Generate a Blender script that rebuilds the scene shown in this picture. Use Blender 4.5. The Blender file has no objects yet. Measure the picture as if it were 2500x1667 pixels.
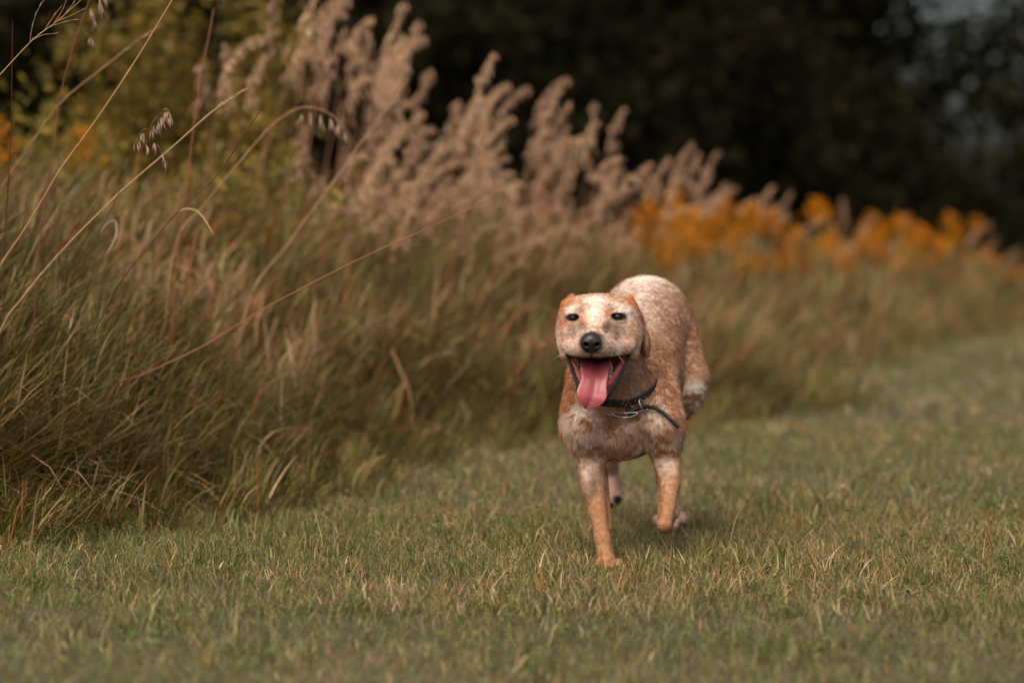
import bpy, math, random
import numpy as np
from mathutils import Vector, Matrix

# ------------------------------------------------------------------ camera, sky, sun, exposure
SC = bpy.context.scene
COL = SC.collection
CAM_H = 0.75
F_PX = 6944.0                       # focal length in pixels of a 2500 px wide picture (100 mm on 36 mm)
PITCH = math.atan(316.5 / F_PX)

cam_data = bpy.data.cameras.new('camera')
cam = bpy.data.objects.new('camera', cam_data)
COL.objects.link(cam)
cam.location = (0, 0, CAM_H)
cam.rotation_euler = (math.pi / 2 - PITCH, 0, 0)
cam_data.lens = 100.0
cam_data.sensor_width = 36.0
cam_data.clip_start = 0.05
cam_data.clip_end = 4000.0
cam_data.dof.use_dof = True
cam_data.dof.focus_distance = 5.90
cam_data.dof.aperture_fstop = 2.2
SC.camera = cam

SUN_EL, SUN_AZ = math.radians(52), math.radians(-160)    # azimuth measured from +Y towards +X
world = bpy.data.worlds.new('World')
SC.world = world
world.use_nodes = True
wn = world.node_tree
wn.nodes.clear()
sky = wn.nodes.new('ShaderNodeTexSky')
sky.sky_type = 'NISHITA'
sky.sun_disc = False
sky.sun_elevation = SUN_EL
sky.sun_rotation = SUN_AZ
sky.air_density = 1.0
sky.dust_density = 6.0
sky.ozone_density = 0.6
bg = wn.nodes.new('ShaderNodeBackground')
bg.inputs['Strength'].default_value = 0.115
wo = wn.nodes.new('ShaderNodeOutputWorld')
wn.links.new(sky.outputs[0], bg.inputs[0])
wn.links.new(bg.outputs[0], wo.inputs[0])

sun_data = bpy.data.lights.new('sun', 'SUN')
sun_data.energy = 2.2
sun_data.angle = math.radians(50)
sun_data.color = (1.0, 0.83, 0.62)
sun = bpy.data.objects.new('sun', sun_data)
COL.objects.link(sun)
sdir = Vector((math.sin(SUN_AZ) * math.cos(SUN_EL), math.cos(SUN_AZ) * math.cos(SUN_EL), math.sin(SUN_EL)))
sun.rotation_euler = sdir.to_track_quat('Z', 'Y').to_euler()

SC.view_settings.view_transform = 'Standard'
SC.view_settings.look = 'None'
SC.view_settings.exposure = 0.25
SC.view_settings.gamma = 1.0
SC.view_settings.use_curve_mapping = False
SC.cycles.use_denoising = True
SC.cycles.max_bounces = 4
SC.cycles.diffuse_bounces = 2
SC.cycles.glossy_bounces = 2
SC.cycles.transmission_bounces = 3
SC.cycles.transparent_max_bounces = 4
SC.cycles.use_adaptive_sampling = True
SC.cycles.adaptive_threshold = 0.01

# ------------------------------------------------------------------ helpers
rng = np.random.default_rng(7)
_c, _s = math.cos(PITCH), math.sin(PITCH)


def P(px, py, y):
    """world point at depth y that shows at pixel px, py of the 2500 px wide photograph"""
    r = (px - 1250.0) / F_PX
    u = (833.5 - py) / F_PX
    dy = _c + u * _s
    dz = -_s + u * _c
    t = y / dy
    return np.array((r * t, y, CAM_H + dz * t))


def R(rpx, y):
    return rpx * y / F_PX


def ground_z(x, y):
    x = np.asarray(x, float)
    y = np.asarray(y, float)
    near = np.exp(-((y - 7) / 9.0) ** 2)
    left = np.clip(-x, 0, 3.0)
    z = 0.032 * left * near
    z = z + 0.008 * np.sin(x * 2.1 + 0.7 * y) * np.cos(y * 1.7 - x) * near
    return z


def edge_x(y):
    """the line where the mown lane meets the tall meadow"""
    y = np.asarray(y, float)
    line = np.interp(y, EDGE_Y, EDGE_X)
    return line + 0.05 * np.sin(y * 1.9) + 0.03 * np.sin(y * 5.3 + 1)


EDGE_Y = [3.0, 6.0, 6.6, 7.2, 8.1, 8.8, 9.2, 10.56, 13.6, 16.6, 25.0]
EDGE_X = [-3.0, -1.48, -1.12, -0.98, -0.72, -0.42, -0.20, 0.66, 1.47, 2.5, 5.4]


def meadow_depth(px):
    """depth at which the sight line through pixel column px enters the meadow"""
    y = np.arange(5.0, 25.0, 0.05)
    return float(y[np.argmax((px - 1250) / F_PX * y < edge_x(y) - 0.2)])


def hash3(i, j, k, seed):
    h = (i * 374761393 + j * 668265263 + k * 2147483647 + seed * 1274126177) & 0xFFFFFFFF
    h = ((h ^ (h >> 13)) * 1274126177) & 0xFFFFFFFF
    return ((h ^ (h >> 16)) & 0xFFFFFF) / float(0xFFFFFF)


def vnoise(p, scale, seed=0):
    q = np.asarray(p, float) / scale
    i = np.floor(q).astype(np.int64)
    f = q - i
    f = f * f * (3 - 2 * f)
    out = 0
    for a in (0, 1):
        for b in (0, 1):
            for c in (0, 1):
                w = (f[:, 0] if a else 1 - f[:, 0]) * (f[:, 1] if b else 1 - f[:, 1]) * (f[:, 2] if c else 1 - f[:, 2])
                out = out + w * hash3(i[:, 0] + a, i[:, 1] + b, i[:, 2] + c, seed)
    return out


def tag(o, label=None, cat=None, group=None, kind=None):
    if label:
        o['label'] = label
    if cat:
        o['category'] = cat
    if group:
        o['group'] = group
    if kind:
        o['kind'] = kind
    return o


def new_mesh(name, V, faces, mat=None, smooth=True, colors=None, cname='tint'):
    """faces: list of integer arrays (M,3) or (M,4)"""
    me = bpy.data.meshes.new(name)
    V = np.asarray(V, np.float32)
    faces = [np.asarray(f, np.int32) for f in faces if len(f)]
    me.vertices.add(len(V))
    me.vertices.foreach_set('co', V.ravel())
    loops = np.concatenate([f.ravel() for f in faces])
    totals = np.concatenate([np.full(len(f), f.shape[1], np.int32) for f in faces])
    starts = np.concatenate([[0], np.cumsum(totals)[:-1]]).astype(np.int32)
    me.loops.add(len(loops))
    me.loops.foreach_set('vertex_index', loops)
    me.polygons.add(len(totals))
    me.polygons.foreach_set('loop_start', starts)
    me.polygons.foreach_set('loop_total', totals)
    me.polygons.foreach_set('use_smooth', np.full(len(totals), smooth))
    if colors is not None:
        at = me.attributes.new(cname, 'FLOAT_COLOR', 'POINT')
        c4 = np.ones((len(V), 4), np.float32)
        c4[:, :3] = colors
        at.data.foreach_set('color', c4.ravel())
    me.update(calc_edges=True)
    me.validate()
    if mat is not None:
        me.materials.append(mat)
    return me


def add(name, me, parent=None, loc=None):
    o = bpy.data.objects.new(name, me)
    COL.objects.link(o)
    if parent is not None:
        o.parent = parent
    if loc is not None:
        o.location = loc
    return o


def empty(name, loc=(0, 0, 0), rz=0.0):
    o = bpy.data.objects.new(name, None)
    o.empty_display_size = 0.05
    COL.objects.link(o)
    o.location = loc
    o.rotation_euler = (0, 0, rz)
    return o


def copy_tree(o, parent=None):
    c = o.copy()
    COL.objects.link(c)
    c.parent = parent
    for ch in o.children:
        copy_tree(ch, c)
    return c


class MB:
    """collects geometry with one colour per piece"""

    def __init__(self):
        self.V, self.T, self.Q, self.C, self.n = [], [], [], [], 0

    def put(self, V, T=None, Q=None, col=(0.5, 0.5, 0.5)):
        V = np.asarray(V, float)
        if T is not None and len(T):
            self.T.append(np.asarray(T) + self.n)
        if Q is not None and len(Q):
            self.Q.append(np.asarray(Q) + self.n)
        c = np.asarray(col, float)
        self.C.append(np.broadcast_to(c, (len(V), 3)).copy())
        self.V.append(V)
        self.n += len(V)

    def mesh(self, name, mat, smooth=True):
        f = []
        if self.T:
            f.append(np.concatenate(self.T))
        if self.Q:
            f.append(np.concatenate(self.Q))
        return new_mesh(name, np.concatenate(self.V), f, mat, smooth, np.concatenate(self.C))

    def tube(self, pts, radii, sides=5, col=(0.5, 0.5, 0.5)):
        pts = np.asarray(pts, float)
        n = len(pts)
        radii = np.broadcast_to(np.asarray(radii, float), (n,))
        tan = np.gradient(pts, axis=0)
        tan /= np.linalg.norm(tan, axis=1, keepdims=True) + 1e-9
        ref = np.array((0.31, 0.87, 0.38))
        a = np.cross(tan, ref)
        a /= np.linalg.norm(a, axis=1, keepdims=True) + 1e-9
        b = np.cross(tan, a)
        th = np.arange(sides) * 2 * math.pi / sides
        V = (pts[:, None, :] + radii[:, None, None] * (np.cos(th)[None, :, None] * a[:, None, :] + np.sin(th)[None, :, None] * b[:, None, :])).reshape(-1, 3)
        i = np.arange(n - 1)[:, None] * sides
        j = np.arange(sides)[None, :]
        k = (j + 1) % sides
        Q = np.stack([i + j, i + k, i + sides + k, i + sides + j], -1).reshape(-1, 4)
        T = [(0, s, s + 1) for s in range(1, sides - 1)] + [((n - 1) * sides, (n - 1) * sides + s + 1, (n - 1) * sides + s) for s in range(1, sides - 1)]
        cc = np.asarray(col, float)
        if cc.ndim == 2:
            cc = np.repeat(cc, sides, 0)
        self.put(V, T, Q, cc)

    def ribbon(self, pts, widths, side, col, fold=0.0):
        """flat tapered blade; side = direction across it"""
        pts = np.asarray(pts, float)
        n = len(pts)
        side = np.broadcast_to(np.asarray(side, float), (n, 3))
        w = np.asarray(widths, float)[:, None] * 0.5
        V = np.concatenate([pts - side * w, pts + side * w])
        i = np.arange(n - 1)
        Q = np.stack([i, i + 1, i + 1 + n, i + n], -1)
        cc = np.asarray(col, float)
        if cc.ndim == 2:
            cc = np.concatenate([cc, cc])
        self.put(V, None, Q, cc)

    def spindle(self, a, b, r, col, sides=4):
        a = np.asarray(a, float)
        b = np.asarray(b, float)
        d = b - a
        m = a + d * 0.4
        t = d / (np.linalg.norm(d) + 1e-9)
        u = np.cross(t, (0.3, 0.8, 0.52))
        u /= np.linalg.norm(u) + 1e-9
        v = np.cross(t, u)
        th = np.arange(sides) * 2 * math.pi / sides
        ring = m + r * (np.cos(th)[:, None] * u + np.sin(th)[:, None] * v)
        V = np.concatenate([[a], ring, [b]])
        T = []
        for s in range(sides):
            T.append((0, 1 + (s + 1) % sides, 1 + s))
            T.append((sides + 1, 1 + s, 1 + (s + 1) % sides))
        self.put(V, T, None, col)


def srgb(r, g, b):
    out = []
    for c in (r, g, b):
        c /= 255.0
        out.append(c / 12.92 if c <= 0.04045 else ((c + 0.055) / 1.055) ** 2.4)
    return np.array(out)


# ------------------------------------------------------------------ materials
def mat_basic(name, color, rough=0.6, metallic=0.0, spec=0.5, noise=None, bump=None):
    m = bpy.data.materials.new(name)
    m.use_nodes = True
    nt = m.node_tree
    b = nt.nodes['Principled BSDF']
    b.inputs['Base Color'].default_value = (*color, 1)
    b.inputs['Roughness'].default_value = rough
    b.inputs['Metallic'].default_value = metallic
    b.inputs['Specular IOR Level'].default_value = spec
    if noise:
        sc, amt = noise
        n = nt.nodes.new('ShaderNodeTexNoise')
        n.inputs['Scale'].default_value = sc
        n.inputs['Detail'].default_value = 4
        tc = nt.nodes.new('ShaderNodeTexCoord')
        nt.links.new(tc.outputs['Object'], n.inputs['Vector'])
        mx = nt.nodes.new('ShaderNodeMix')
        mx.data_type = 'RGBA'
        mx.inputs[6].default_value = (*[c * (1 - amt) for c in color], 1)
        mx.inputs[7].default_value = (*[min(1, c * (1 + amt)) for c in color], 1)
        nt.links.new(n.outputs['Fac'], mx.inputs[0])
        nt.links.new(mx.outputs[2], b.inputs['Base Color'])
        if bump:
            bp = nt.nodes.new('ShaderNodeBump')
            bp.inputs['Strength'].default_value = bump[0]
            bp.inputs['Distance'].default_value = bump[1]
            nt.links.new(n.outputs['Fac'], bp.inputs['Height'])
            nt.links.new(bp.outputs[0], b.inputs['Normal'])
    return m


def mat_plant(name, trans=0.3, rough=0.5, spec=0.35, vary=0.25, sat=1.0, hue=0.05):
    """blade colour from the 'tint' attribute, varied from one clump to the next"""
    m = bpy.data.materials.new(name)
    m.use_nodes = True
    nt = m.node_tree
    b = nt.nodes['Principled BSDF']
    out = nt.nodes['Material Output']
    at = nt.nodes.new('ShaderNodeAttribute')
    at.attribute_name = 'tint'
    oi = nt.nodes.new('ShaderNodeObjectInfo')
    hs = nt.nodes.new('ShaderNodeHueSaturation')
    mr = nt.nodes.new('ShaderNodeMapRange')
    mr.inputs['To Min'].default_value = 1 - vary
    mr.inputs['To Max'].default_value = 1 + vary
    nt.links.new(oi.outputs['Random'], mr.inputs['Value'])
    nt.links.new(mr.outputs[0], hs.inputs['Value'])
    ms = nt.nodes.new('ShaderNodeMath')
    ms.operation = 'MULTIPLY_ADD'
    ms.inputs[1].default_value = hue
    ms.inputs[2].default_value = 0.5 - hue / 2
    nt.links.new(oi.outputs['Random'], ms.inputs[0])
    nt.links.new(ms.outputs[0], hs.inputs['Hue'])
    hs.inputs['Saturation'].default_value = sat
    nt.links.new(at.outputs['Color'], hs.inputs['Color'])
    nt.links.new(hs.outputs[0], b.inputs['Base Color'])
    b.inputs['Roughness'].default_value = rough
    b.inputs['Specular IOR Level'].default_value = spec
    if trans > 0:
        tr = nt.nodes.new('ShaderNodeBsdfTranslucent')
        nt.links.new(hs.outputs[0], tr.inputs['Color'])
        mx = nt.nodes.new('ShaderNodeMixShader')
        mx.inputs[0].default_value = trans
        nt.links.new(b.outputs[0], mx.inputs[1])
        nt.links.new(tr.outputs[0], mx.inputs[2])
        nt.links.new(mx.outputs[0], out.inputs['Surface'])
    return m


M_LAWN = mat_plant('lawn_blade', 0.25, 0.45, 0.4, 0.22)
M_MEADOW = mat_plant('meadow_blade', 0.14, 0.5, 0.3, 0.28)
M_STRAW = mat_plant('dry_straw', 0.15, 0.6, 0.3, 0.15)
M_SEED = mat_plant('seed_head', 0.25, 0.7, 0.2, 0.18, hue=0.02)
M_PETAL = mat_plant('goldenrod_plume', 0.25, 0.7, 0.2, 0.22, hue=0.012)
M_LEAF = mat_plant('tree_leaf', 0.08, 0.9, 0.05, 0.25)
M_SHRUB = mat_plant('shrub_leaf', 0.3, 0.5, 0.3, 0.2)
M_BARK = mat_basic('bark', (0.026, 0.022, 0.018), 0.9, noise=(9, 0.5), bump=(0.6, 0.02))


def ground_material():
    m = bpy.data.materials.new('soil_and_thatch')
    m.use_nodes = True
    nt = m.node_tree
    b = nt.nodes['Principled BSDF']
    tc = nt.nodes.new('ShaderNodeTexCoord')
    n1 = nt.nodes.new('ShaderNodeTexNoise')
    n1.inputs['Scale'].default_value = 60
    n1.inputs['Detail'].default_value = 6
    n2 = nt.nodes.new('ShaderNodeTexNoise')
    n2.inputs['Scale'].default_value = 1.1
    n2.inputs['Detail'].default_value = 4
    nt.links.new(tc.outputs['Object'], n1.inputs['Vector'])
    nt.links.new(tc.outputs['Object'], n2.inputs['Vector'])
    r1 = nt.nodes.new('ShaderNodeValToRGB')
    r1.color_ramp.elements[0].position = 0.3
    r1.color_ramp.elements[0].color = (0.035, 0.030, 0.016, 1)
    r1.color_ramp.elements[1].position = 0.7
    r1.color_ramp.elements[1].color = (0.105, 0.085, 0.048, 1)
    r2 = nt.nodes.new('ShaderNodeValToRGB')
    r2.color_ramp.elements[0].position = 0.35
    r2.color_ramp.elements[0].color = (0.060, 0.068, 0.028, 1)
    r2.color_ramp.elements[1].position = 0.65
    r2.color_ramp.elements[1].color = (0.110, 0.092, 0.050, 1)
    mx = nt.nodes.new('ShaderNodeMix')
    mx.data_type = 'RGBA'
    mx.inputs[0].default_value = 0.5
    nt.links.new(n1.outputs['Fac'], r1.inputs[0])
    nt.links.new(n2.outputs['Fac'], r2.inputs[0])
    nt.links.new(r1.outputs[0], mx.inputs[6])
    nt.links.new(r2.outputs[0], mx.inputs[7])
    nt.links.new(mx.outputs[2], b.inputs['Base Color'])
    b.inputs['Roughness'].default_value = 0.95
    bp = nt.nodes.new('ShaderNodeBump')
    bp.inputs['Strength'].default_value = 0.7
    bp.inputs['Distance'].default_value = 0.01
    nt.links.new(n1.outputs['Fac'], bp.inputs['Height'])
    nt.links.new(bp.outputs[0], b.inputs['Normal'])
    return m


# ------------------------------------------------------------------ ground
def build_ground():
    def axis(lo, hi, step, far):
        a = list(np.arange(lo, hi + 1e-6, step))
        s = step
        x = hi
        up = []
        while x < far:
            s *= 1.5
            x += s
            up.append(x)
        s = step
        x = lo
        dn = []
        while x > -far:
            s *= 1.5
            x -= s
            dn.append(x)
        return np.array(dn[::-1] + a + up)
    xs = axis(-8, 8, 0.2, 2500)
    ys = axis(0, 24, 0.2, 2500)
    X, Y = np.meshgrid(xs, ys, indexing='ij')
    Z = ground_z(X, Y)
    V = np.stack([X, Y, Z], -1).reshape(-1, 3)
    ny = len(ys)
    i = np.arange(len(xs) - 1)[:, None] * ny
    j = np.arange(ny - 1)[None, :]
    Q = np.stack([i + j, i + ny + j, i + ny + j + 1, i + j + 1], -1).reshape(-1, 4)
    o = add('ground', new_mesh('ground', V, [Q], ground_material()))
    tag(o, 'flat ground under the mown lane and the meadow', 'ground', kind='structure')


build_ground()

# ------------------------------------------------------------------ grass nobody could count
GREEN = [srgb(106, 106, 46), srgb(122, 118, 58), srgb(88, 92, 40), srgb(134, 126, 70), srgb(110, 108, 58)]
STRAW = [srgb(182, 152, 112), srgb(162, 132, 96), srgb(196, 170, 132), srgb(152, 118, 86)]
TURF = [srgb(90, 102, 42), srgb(110, 116, 54), srgb(76, 90, 38), srgb(122, 122, 66), srgb(96, 108, 54)]
RUST = [srgb(160, 98, 56), srgb(142, 90, 54), srgb(178, 116, 70), srgb(130, 84, 58)]


def pick_col(r, wg, ws, wr):
    u = r.random() * (wg + ws + wr)
    pal = GREEN if u < wg else STRAW if u < wg + ws else RUST
    return pal[r.integers(len(pal))] * (0.8 + 0.4 * r.random())


def blade(mb, r, base, length, width, az, lean, droop, col, segs=4, twist=0.0, tipcol=None):
    """one curved grass blade; lean and droop are angles from upright at the foot and at the tip"""
    d = np.array((math.cos(az), math.sin(az), 0))
    p = np.array(base, float)
    pts = [p.copy()]
    for s in range(segs):
        t = (s + 0.5) / segs
        a = lean + (droop - lean) * t ** 1.3
        p = p + (d * math.sin(a) + np.array((0, 0, math.cos(a)))) * length / segs
        pts.append(p.copy())
    t = np.linspace(0, 1, segs + 1)
    w = width * np.clip(1.0 - t ** 2.2, 0.04, 1) * (0.75 + 0.5 * np.sin(np.clip(t * 2.5, 0, math.pi / 2)))
    sd = np.array((-math.sin(az), math.cos(az), 0)) * math.cos(twist) + d * math.sin(twist)
    if tipcol is not None:
        col = col[None] * (1 - t[:, None] ** 2) + tipcol[None] * t[:, None] ** 2
    mb.ribbon(pts, w, sd, col)


def many_blades(base, L, w, az, lean, droop, twist, col, tip, segs):
    """thousands of curved tapering blades at once; returns V, T, Q, colours"""
    n = len(base)
    d = np.stack([np.cos(az), np.sin(az), np.zeros(n)], -1)
    sd = np.stack([-np.sin(az), np.cos(az), np.zeros(n)], -1) * np.cos(twist)[:, None] + d * np.sin(twist)[:, None]
    p = np.array(base, float)
    m = 2 * segs + 1
    V = np.zeros((n, m, 3))
    C = np.zeros((n, m, 3))
    for s in range(segs + 1):
        t = s / segs
        ww = (w * (1 - t ** 2.0) * (0.7 + 0.3 * min(1, t * 3)) * 0.5)[:, None]
        c = col * (1 - t ** 1.5) + tip * t ** 1.5
        if s < segs:
            V[:, 2 * s] = p - sd * ww
            V[:, 2 * s + 1] = p + sd * ww
            C[:, 2 * s] = c
            C[:, 2 * s + 1] = c
            tm = (s + 0.5) / segs
            a = lean + (droop - lean) * tm ** 1.3
            p = p + (d * np.sin(a)[:, None] + np.array((0, 0, 1.0)) * np.cos(a)[:, None]) * (L / segs)[:, None]
        else:
            V[:, 2 * s] = p
            C[:, 2 * s] = c
    o = (np.arange(n) * m)[:, None]
    Q = [o + np.array([[2 * s, 2 * s + 1, 2 * s + 3, 2 * s + 2]]) for s in range(segs - 1)]
    T = o + np.array([[2 * segs - 2, 2 * segs - 1, 2 * segs]])
    Q = np.concatenate(Q) if Q else np.zeros((0, 4), int)
    return V.reshape(-1, 3), T, Q, C.reshape(-1, 3)


def pal_pick(r, n, wg, ws, wr, green=None):
    """wg, ws, wr: arrays of weights for green, straw, rust"""
    u = r.random(n) * (wg + ws + wr)
    G, S, U = np.array(green or GREEN), np.array(STRAW), np.array(RUST)
    g = G[r.integers(0, len(G), n)]
    st = S[r.integers(0, len(S), n)]
    ru = U[r.integers(0, len(U), n)]
    c = np.where((u < wg)[:, None], g, np.where((u < wg + ws)[:, None], st, ru))
    return c * r.uniform(0.55, 1.40, (n, 1))


class Bulk:
    def __init__(self):
        self.V, self.T, self.Q, self.C, self.n = [], [], [], [], 0

    def put(self, V, T, Q, C):
        self.V.append(V)
        self.T.append(T + self.n)
        if len(Q):
            self.Q.append(Q + self.n)
        self.C.append(C)
        self.n += len(V)

    def mesh(self, name, mat):
        f = [np.concatenate(self.T)]
        if self.Q:
            f.append(np.concatenate(self.Q))
        return new_mesh(name, np.concatenate(self.V), f, mat, True, np.concatenate(self.C))


def build_lawn():
    r = np.random.default_rng(31)
    bk = Bulk()

    def zone(n, x0, x1, y0, y1, segs, wmul=1.0):
        x = r.uniform(x0, x1, n)
        y = r.uniform(y0, y1, n)
        ex = edge_x(y)
        keep = x > ex - 0.35 * r.random(n)
        x, y, ex = x[keep], y[keep], ex[keep]
        n = len(x)
        p = np.stack([x, y, np.zeros(n)], -1)
        pn = vnoise(p, 0.55, 3) * 0.55 + vnoise(p, 0.16, 5) * 0.45
        pn = pn + 0.16 * (vnoise(p, 2.2, 6) - 0.5)
        dry = np.clip((pn - 0.42) / 0.22, 0, 1)
        lng = np.clip((vnoise(p, 0.21, 11) * 0.6 + vnoise(p, 0.07, 12) * 0.4 - 0.55) / 0.12, 0, 1)
        near = np.clip(1 - (x - ex) / 0.45, 0, 1)
        L = (0.014 + 0.034 * r.random(n) ** 1.5) * (1 + 0.7 * lng * r.random(n)) * (1 + 1.1 * near * r.random(n))
        L = np.where(r.random(n) < 0.05, L * r.uniform(1.3, 2.2, n), L)
        paw = P(1484, 1388, 5.96)
        press = np.exp(-(((x - paw[0]) / 0.05) ** 2 + ((y - paw[1] + 0.05) / 0.09) ** 2))
        L = L * (1 - 0.58 * press)
        br = 0.62 + 0.76 * (vnoise(p, 0.045, 15) * 0.6 + vnoise(p, 0.018, 16) * 0.4)
        w = (0.0011 + 0.0019 * r.random(n) ** 1.5) * wmul * (1 + 0.4 * lng) * np.where(r.random(n) < 0.06, 1.9, 1.0)
        col = pal_pick(r, n, 0.92 - 0.34 * dry + 0.3 * lng, 0.08 + 0.26 * dry, 0.02 + 0.06 * dry, TURF)
        col = col * br[:, None]
        tip = np.where((r.random(n) < 0.4)[:, None], pal_pick(r, n, np.full(n, .1), np.full(n, .8), np.full(n, .1)), col)
        lean = np.abs(r.normal(0, 0.6, n))
        lean = np.where(r.random(n) < 0.14, lean + 0.6, lean)
        p[:, 2] = ground_z(x, y) - 0.003
        bk.put(*many_blades(p, L, w, r.uniform(0, 6.283, n), lean, lean + r.random(n) * 1.3, r.uniform(0, 3.1, n), col, tip, segs))
    zone(50000, -1.8, 1.9, 4.0, 5.2, 2)
    zone(150000, -1.9, 2.2, 5.2, 7.2, 3)
    zone(86000, -1.6, 3.2, 7.2, 10.0, 2, 1.35)
    zone(96000, -0.6, 6.0, 10.0, 20.0, 2, 2.6)
    def litter(n, x0, x1, y0, y1, clover):
        x, y = r.uniform(x0, x1, n), r.uniform(y0, y1, n)
        p = np.stack([x, y, np.zeros(n)], -1)
        pt = vnoise(p, 0.30, 81 if clover else 82) * 0.6 + vnoise(p, 0.10, 83) * 0.4
        keep = (x > edge_x(y) - 0.1) & ((pt > 0.60) if clover else (pt > 0.35))
        p, n = p[keep], int(keep.sum())
        z = ground_z(p[:, 0], p[:, 1])
        if clover:
            p[:, 2] = z + r.uniform(0.012, 0.034, n)
            col = np.array(TURF)[r.integers(0, 5, n)] * r.uniform(0.7, 1.2, (n, 1)) * (0.85, 1.0, 0.85)
            bk.put(*many_blades(p, r.uniform(0.009, 0.016, n), r.uniform(0.007, 0.012, n), r.uniform(0, 6.283, n), r.uniform(0.8, 1.4, n), r.uniform(1.2, 1.8, n), r.normal(0, 0.2, n), col, col, 3))
        else:
            p[:, 2] = z + r.uniform(0.004, 0.022, n)
            c = pal_pick(r, n, np.full(n, .0), np.full(n, .75), np.full(n, .25)) * 0.85
            bk.put(*many_blades(p, r.uniform(0.02, 0.065, n), r.uniform(0.0010, 0.0022, n), r.uniform(0, 6.283, n), r.uniform(1.2, 1.6, n), r.uniform(1.3, 1.8, n), r.uniform(0, 3, n), c, c, 2))
    litter(26000, -1.9, 2.4, 4.0, 8.0, False)
    litter(22000, -1.9, 2.4, 4.0, 8.0, True)
    o = add('lawn_grass', bk.mesh('lawn_grass', M_LAWN))
    tag(o, 'short olive green and straw mown grass of the lane', 'grass', kind='stuff')


build_lawn()


def meadow_top(x, y):
    """height of the leafy mass, metres"""
    x = np.asarray(x, float)
    y = np.asarray(y, float)
    inside = np.clip((edge_x(y) - x) / 0.9, 0, 1)
    t = np.clip((x + 1.0) / 2.4, 0, 1)
    h = 0.84 * (1 - t) + 0.54 * t
    return h * (0.42 + 0.58 * inside ** 0.7)


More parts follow.
